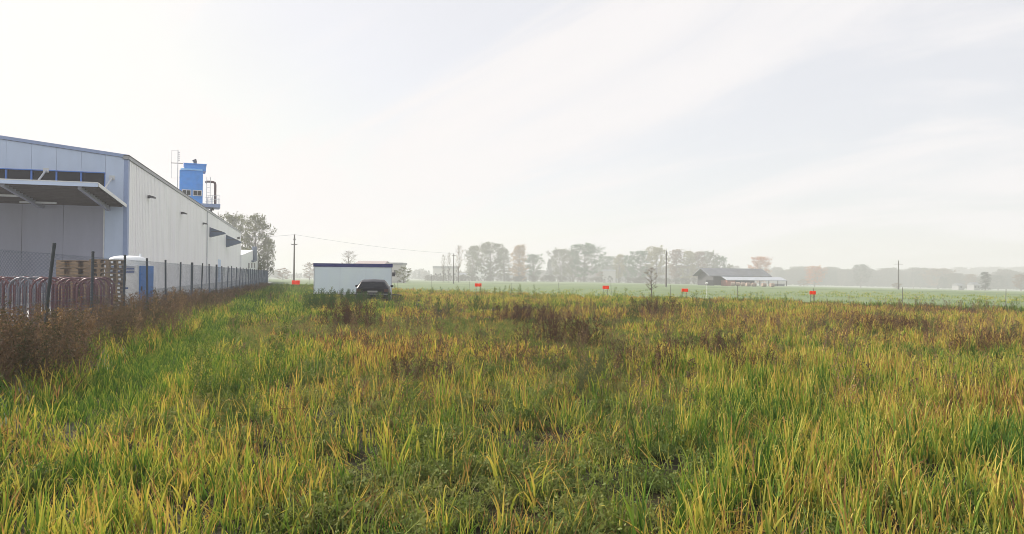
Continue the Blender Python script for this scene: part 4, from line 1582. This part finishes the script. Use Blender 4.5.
def sample(y0, y1, dens, margin=1.18, extra=2.5):
    """points in the ground wedge the place is seen over, from y0 to y1 metres ahead"""
    xm = 0.692 * y1 * margin + extra
    n = int(dens * 2 * xm * (y1 - y0))
    x = rng.uniform(-xm, xm, n)
    y = rng.uniform(y0, y1, n)
    k = np.abs(x) < 0.692 * y * margin + extra
    return x[k], y[k]


def clear(x, y):                                  # keep plants out of the trailer's and car's wheels
    k = np.ones(len(x), bool)
    for o, (xa, xb, ya, yb) in ((trl, (-0.05, tl + 0.05, -0.05, 2.3)), (car, (-0.95, 0.95, -0.15, 4.2))):
        a = o.rotation_euler.z
        dx, dy = x - o.location.x, y - o.location.y
        lx, ly = dx * math.cos(a) + dy * math.sin(a), -dx * math.sin(a) + dy * math.cos(a)
        k &= ~((lx > xa) & (lx < xb) & (ly > ya) & (ly < yb))
    return k


def put(name, x, y, colname, nvar, smin, smax, tint, label, cat, tilt=0.12, hs=None):
    n = len(x)
    z = terrain(x, y)
    s = rng.uniform(smin, smax, n)
    sz = s * (hs if hs is not None else 1.0)
    scl = np.stack([s, s, sz], 1)
    rot = np.stack([rng.normal(0, tilt, n), rng.normal(0, tilt, n), rng.uniform(0, 6.28, n)], 1)
    gn_scatter(name, np.stack([x, y, z], 1), rot, scl, rng.integers(0, nvar, n), np.clip(tint, 0.0, 1.0), colname, label, cat)


def verge(x, y):
    """0..1: low green strip between the crop and the fence"""
    t, s = st(x, y)
    e0 = -3.3 + 0.5 * (n2(t, s, 3.0) - 0.5)
    e1 = -0.75 + 1.2 * (n3(t, s, 4.0) - 0.5) - 0.9 * np.clip((t - 14) / 12, 0, 1)
    return np.clip((s - e0) / 0.3, 0, 1) * np.clip((e1 - s) / 0.7, 0, 1) * np.clip((t - 7.2) / 1.6, 0, 1)


def crop_mask(x, y):
    t, s = st(x, y)
    inn = in_field(x, y) + 1.2 * (n4(x, y, 3.0) - 0.5)
    a = np.clip(inn / 0.6, 0, 1) * np.clip((s + 3.3) / 0.5, 0, 1) * (1 - verge(x, y))
    return a


def low_patch(x, y):                              # openings where the crop is thin
    v = fbm(n2, x * 0.75, y, 3.6)
    return np.clip((v - 0.525) / 0.07, 0, 1) * np.clip(1.0 - (x - 0.12 * y) / (0.25 * y + 0.5), 0.25, 1)


def crop_tint(x, y):
    v = fbm(n1, x, y, 5.0)
    w = fbm(n3, x, y * 0.6, 14.0)
    d = np.clip((y - 8) / 16, 0, 1)
    rt = np.clip((x / np.maximum(y, 1) + 0.1) / 0.6, 0, 1)
    c = nz5(x, y, 0.45)
    return 0.255 + 0.55 * (v - 0.5) + 0.5 * (w - 0.5) + 0.5 * (c - 0.5) + 0.12 * d + 0.09 * rt * d + 0.32 * np.clip((fbm(n4, x, y * 0.8, 7.0) - 0.57) / 0.06, 0, 1) + 0.16 * np.clip((nz5(x + 7.7, y * 0.8, 1.4) - 0.62) / 0.1, 0, 1) + rng.normal(0, 0.15, len(x))


BX = []


def crop_zone(name, y0, y1, dens, src, nv, s0, s1, label, lowk=1.0):
    x, y = sample(y0, y1, dens)
    keep = rng.random(len(x)) < crop_mask(x, y) * (1 - 0.88 * lowk * low_patch(x, y))
    keep &= clear(x, y)
    x, y = x[keep], y[keep]
    gap = np.clip((0.5 * nz5(x + 31.7, y, 0.8) + 0.5 * nz5(x, y + 17.3, 0.35) - 0.33) / 0.16, 0.04, 1)         # tufts and dark gaps between them
    k = rng.random(len(x)) < gap
    x, y = x[k], y[k]
    hs = 0.36 + 0.66 * fbm(n4, x, y, 4.0) + 0.55 * nz5(x + 31.7, y, 0.8)
    put(name, x, y, src, nv, s0, s1, crop_tint(x, y), label, 'crop', 0.10, hs)


crop_zone('near_crop', 2.6, 13.0, 84, 'crop_source', 8, 0.6, 1.1, 'tall yellowing green cereal growth in the near field')
crop_zone('middle_crop', 12.5, 32.0, 20, 'far_crop_source', 6, 0.45, 1.0, 'yellow and rust coloured cereal growth across the middle of the field')
crop_zone('far_crop', 27.5, 90.0, 8.5, 'far_crop_source', 6, 0.6, 1.0, 'far yellow green growth towards the field edge', 0.8)

# dead bent straw matted between the living stalks
x, y = sample(2.6, 24, 13)
k = rng.random(len(x)) < crop_mask(x, y) * (0.25 + 0.75 * nz5(x + 11, y, 1.1))
x, y = x[k], y[k]
put('dead_straw', x, y, 'straw_source', 5, 0.7, 1.3, 0.78 + rng.normal(0, 0.12, len(x)), 'dead bent straw matted between the cereal stalks', 'straw', 0.5)

# low turf under everything in the field and on the verge
x, y = sample(2.6, 16, 15)
k = (rng.random(len(x)) < np.clip(crop_mask(x, y) * (0.30 + 0.3 * low_patch(x, y)) + verge(x, y), 0, 1))
x, y = x[k], y[k]
put('field_undergrowth', x, y, 'turf_source', 5, 0.7, 1.2, np.where(verge(x, y) > 0.4, 0.22, 0.34 + 0.8 * (nz5(x, y, 0.7) - 0.4)) + rng.normal(0, 0.10, len(x)), 'short green undergrowth low between the cereal stalks', 'grass')
x, y = sample(8, 30, 34)
v = verge(x, y)
k = rng.random(len(x)) < v
x, y = x[k], y[k]
t_, s_v = st(x, y)
put('verge_grass', x, y, 'turf_source', 5, 0.65, 1.1, 0.11 + 0.25 * (fbm(n1, x, y, 2.5) - 0.5) + rng.normal(0, 0.07, len(x)), 'low green grass strip between the crop and the dry fence thicket', 'grass', 0.2, 0.7 + 0.6 * fbm(n2, x, y, 2.0))
x, y = sample(30, 95, 6)
t_, s_v = st(x, y)
k = (s_v > -3.4) & (s_v < 0.3 + 2.0 * (n3(x, y, 6.0) - 0.2)) & (in_field(x, y) > -14) & clear(x, y)
x, y = x[k], y[k]
put('far_verge_grass', x, y, 'far_crop_source', 6, 0.8, 1.2, 0.10 + 0.3 * (fbm(n1, x, y, 4.0) - 0.5) + rng.normal(0, 0.06, len(x)), 'taller bright green grass leading back towards the power pole', 'grass', 0.12, 0.7 + 0.7 * fbm(n2, x, y, 3.0))

# weedy mounds in the thin patches
x, y = sample(2.8, 26, 8.0)
k = rng.random(len(x)) < crop_mask(x, y) * np.clip(low_patch(x, y) * 0.9 + 0.22, 0, 1)
x, y = x[k], y[k]
put('weed_mounds', x, y, 'mound_source', 6, 0.55, 1.3, 0.36 + 0.5 * (fbm(n3, x, y, 2.5) - 0.5) + rng.normal(0, 0.08, len(x)), 'low pale green weed cushions in the thin patches of the crop', 'weeds', 0.1)

# green herbs scattered, and dry brown ones in drifts
x, y = sample(6, 60, 1.1)
dr = fbm(n4, x, y * 0.8, 7.0)
k = rng.random(len(x)) < crop_mask(x, y) * (0.04 + 0.5 * np.clip((fbm(n1, x + 40, y, 6.0) - 0.62) / 0.08, 0, 1)) * clear(x, y)
put('green_weeds', x[k], y[k], 'herb_source', 5, 0.7, 1.25, 0.28 + rng.normal(0, 0.12, k.sum()), 'upright green weeds scattered through the crop', 'weeds')
x, y = sample(8, 40, 3.6)
dr = fbm(n4, x, y * 0.8, 7.0)
k = rng.random(len(x)) < crop_mask(x, y) * np.clip((0.55 * dr + 0.45 * nz5(x + 3.3, y, 1.3) - 0.555) / 0.05, 0, 1) * clear(x, y)
put('dry_weeds', x[k], y[k], 'dry_source', 6, 0.4, 0.85, 0.52 + rng.normal(0, 0.2, k.sum()), 'drifts of dry russet weeds in the middle of the field', 'weeds')

# the dry thicket along the factory fence
t = rng.uniform(6, 100, 16000)
s = rng.uniform(-5.9, -2.9, 16000)
pr = np.clip((s + 6.0) / 0.4, 0, 1) * np.clip((-2.9 - s + 1.9 * (n2(t, s, 2.6) - 0.75)) / 0.7, 0, 1)
pr *= np.where(t < 32, 0.62, 0.62 * np.clip(32 / t, 0, 1)) * np.clip(-0.25 + 2.0 * fbm(n1, t, s, 2.2), 0.04, 1)
k = rng.random(len(t)) < pr * np.where(t < 20, 0.8, 0.55)
t, s = t[k], s[k]
x, y = t * U.x + s * N.x, t * U.y + s * N.y
put('dry_thicket', x, y, 'dry_source', 6, 0.6, 1.35, 0.50 + 0.6 * (n3(t, s, 2.0) - 0.5) + rng.normal(0, 0.22, len(x)), 'dry brown weed thicket along the chain link fence', 'thicket', 0.22, (0.62 + 0.5 * n4(t, s, 3.0)) * np.clip(1.25 - t / 90, 0.6, 1))
t = rng.uniform(6, 70, 1300)
s = rng.uniform(-5.7, -3.1, 1300)
k = rng.random(len(t)) < np.clip((nz5(t, s, 1.3) - 0.35) * 2.2, 0, 1) * np.where(t < 19, 1.0, 0.4)
t, s = t[k], s[k]
put('tall_dry_stalks', t * U.x + s * N.x, t * U.y + s * N.y, 'dry_source', 6, 0.85, 1.3, 0.45 + rng.normal(0, 0.25, len(t)), 'tall separate dead stalks standing above the fence thicket', 'stalks', 0.16, np.clip(1.15 - t / 110, 0.6, 1))
t = rng.uniform(6, 60, 4500)
s = rng.uniform(-4.6, -2.7, 4500)
k = rng.random(len(t)) < 0.95 * n2(t, s, 1.5)
t, s = t[k], s[k]
put('thicket_grass', t * U.x + s * N.x, t * U.y + s * N.y, 'crop_source', 8, 0.7, 1.2, 0.35 + rng.normal(0, 0.28, len(t)), 'green and straw coloured grass mixed into the thicket foot', 'grass', 0.2)

# meadow tufts beyond the field edge
x, y = sample(30, 130, 2.2)
inn = in_field(x, y)
t_, s_v = st(x, y)
k = (inn < 0.2) & (s_v > -1.0) & (rng.random(len(x)) < 0.9 * np.clip(70 / y, 0, 1) * (0.05 + 0.5 * n2(x, y, 9.0)) * np.clip((95 - y) / 40, 0, 1))
x, y = x[k], y[k]
put('meadow_grass', x, y, 'turf_source', 5, 1.0, 2.0, 0.36 + 0.2 * (fbm(n1, x, y, 12.0) - 0.5) + rng.normal(0, 0.05, len(x)), 'short pale green meadow grass beyond the field edge', 'grass', 0.2, 0.75)
# lush green strip along the right part of the field edge
nn = 700
q = rng.uniform(-6, 22, nn)
w = rng.normal(0.3, 0.5, nn)
x = EA.x + E_DIR.x * q + E_N.x * w
y = EA.y + E_DIR.y * q + E_N.y * w
put('edge_grass', x, y, 'far_crop_source', 6, 0.6, 1.0, 0.12 + rng.normal(0, 0.06, nn), 'fresh green grass strip along the right field edge', 'grass', 0.1, 0.6 + 0.7 * n3(x, y, 2.0))


# individual tall weeds that stand out
def single(name, meshes, px, py, depth, n, spread, hgt, tint, material_stops, label, group=None):
    r = random.Random(int(px))
    p = at(px, py, depth)
    o = empty(name, (p.x, p.y, tz(p.x, p.y)), 0, label, 'weed', group)
    m = MB()
    st_m = MB()
    for k in range(n):
        src = meshes[k % len(meshes)]
        a, q = r.uniform(0, 6.28), spread * math.sqrt(r.random())
        M = Matrix.Translation((q * math.cos(a), q * math.sin(a), 0)) @ Euler((r.gauss(0, .16), r.gauss(0, .16), r.uniform(0, 6.28))).to_matrix().to_4x4() @ Matrix.Scale(hgt / 0.85 * r.uniform(0.75, 1.1), 4)
        i = len(m.v)
        m.v += [tuple(M @ v.co) for v in src.vertices]
        m.f += [tuple(i + w for w in f.vertices) for f in src.polygons]
        dd = np.zeros(len(src.vertices) * 4, np.float32)
        src.color_attributes['leafvar'].data.foreach_get('color', dd)
        m.c += [tuple(c) for c in dd.reshape(-1, 4)]
    m.build('stalks', material_stops, o)
    return o


def solo_mat(name, stops):
    return plant_mat(name, stops, tint_w=0.0, leaf_w=0.9, tip_w=0.1, trans=0.3)


PALEW = plant_mat('pale_weed', [(0.0, (0.10, 0.12, 0.06)), (0.5, (0.19, 0.20, 0.10)), (1.0, (0.28, 0.24, 0.12))], 0.0, 1.6, 0.6, 0.3)
DARKWD = plant_mat('dark_weed', [(0.0, (0.045, 0.085, 0.030)), (0.5, (0.08, 0.135, 0.045)), (1.0, (0.15, 0.17, 0.06))], 0.0, 1.6, 0.6, 0.3)
RUSTW = plant_mat('rust_weed', [(0.0, (0.075, 0.042, 0.032)), (0.5, (0.145, 0.075, 0.048)), (1.0, (0.23, 0.13, 0.07))], 0.0, 1.6, 0.6, 0.2)
single('pale_weed', green_herbs, 578, 395, 10.2, 9, 0.30, 0.62, 0, PALEW, 'pale grey green weed with feathery top in the middle of the crop')
single('pale_weed', green_herbs, 596, 390, 10.8, 5, 0.20, 0.55, 0, PALEW, 'smaller pale weed just right of the taller feathery one')
single('dark_weed', green_herbs, 446, 315, 27, 6, 0.4, 0.85, 0, DARKWD, 'dark green upright weed standing right of the parked car')
single('dark_weed', green_herbs, 333, 320, 31, 44, 1.2, 0.95, 0, DARKWD, 'large dark green weed clump in front of the trailer')
single('dark_weed', green_herbs, 319, 318, 35, 22, 0.8, 0.9, 0, DARKWD, 'dark green weed clump hiding the trailer left end')
single('dark_weed', green_herbs, 350, 300, 42, 24, 1.1, 0.85, 0, DARKWD, 'green bush against the trailer wall left of the car')
single('dark_weed', green_herbs, 374, 305, 39, 40, 1.6, 0.78, 0, DARKWD, 'low green weeds right in front of the parked car')
single('rust_weed', dry_herbs, 562, 350, 17, 60, 0.9, 0.72, 0, RUSTW, 'rust brown weed stand behind the pale feathery weed')
single('rust_weed', dry_herbs, 350, 335, 22, 55, 0.9, 0.75, 0, RUSTW, 'rust brown weed stand below the large dark green clump')
single('rust_weed', dry_herbs, 640, 385, 12, 45, 0.6, 0.5, 0, RUSTW, 'low rust brown weed stand right of the pale weeds')

for px, d, n, sp, h, mt, src, lb in (
        (705, 14.5, 55, 0.8, 0.52, RUSTW, dry_herbs, 'rust brown weed stand below the orange board left of the barn'),
        (760, 12.0, 40, 0.6, 0.45, RUSTW, dry_herbs, 'low rust brown weeds below the orange tree and barn end'),
        (890, 21.0, 70, 1.1, 0.60, RUSTW, dry_herbs, 'wide rust brown weed stand below the right power pole'),
        (525, 25.0, 60, 1.1, 0.70, RUSTW, dry_herbs, 'rust brown weeds in the far middle, below the green tree'),
        (660, 30.0, 60, 1.3, 0.75, RUSTW, dry_herbs, 'rust brown weeds below the leafless sapling'),
        (985, 16.0, 50, 0.8, 0.50, RUSTW, dry_herbs, 'rust brown weed patch near the right edge of the field'),
        (425, 11.0, 34, 0.5, 0.42, RUSTW, dry_herbs, 'low rust brown weeds left of the pale weeds, in the middle of the crop'),
        (884, 27.0, 12, 0.45, 0.55, DARKWD, green_herbs, 'dark green weed tuft in the far right of the field'),
        (632, 26.0, 9, 0.35, 0.65, DARKWD, green_herbs, 'dark green weed tuft left of the leafless sapling'),
        (995, 19.0, 14, 0.45, 0.50, DARKWD, green_herbs, 'dark green weed tuft close to the right edge of the field'),
        (480, 32.0, 12, 0.5, 0.75, DARKWD, green_herbs, 'dark green weeds below the orange board right of the trailer'),
        (700, 36.0, 12, 0.6, 0.70, DARKWD, green_herbs, 'dark green weeds near the field edge before the barn')):
    single('rust_weed' if mt is RUSTW else 'dark_weed', src, px, 300, d, n, sp, h, 0, mt, lb)

# ================================================================== HAZE
hz = MB().box(-3100, 3100, -400, 3100, -14.0, 26.0)
hm, hnt, hb = base_mat('haze_air')
hnt.nodes.remove(hb)
pv = hnt.nodes.new('ShaderNodeVolumePrincipled')
pv.inputs['Color'].default_value = (0.74, 0.755, 0.785, 1)
pv.inputs['Density'].default_value = 0.0013
pv.inputs['Anisotropy'].default_value = 0.1
hout = [x for x in hnt.nodes if x.type == 'OUTPUT_MATERIAL'][0]
hnt.links.new(pv.outputs[0], hout.inputs['Volume'])
ho = hz.build('haze', hm)
tag(ho, 'pale morning haze over the fields', 'haze', None, 'stuff')
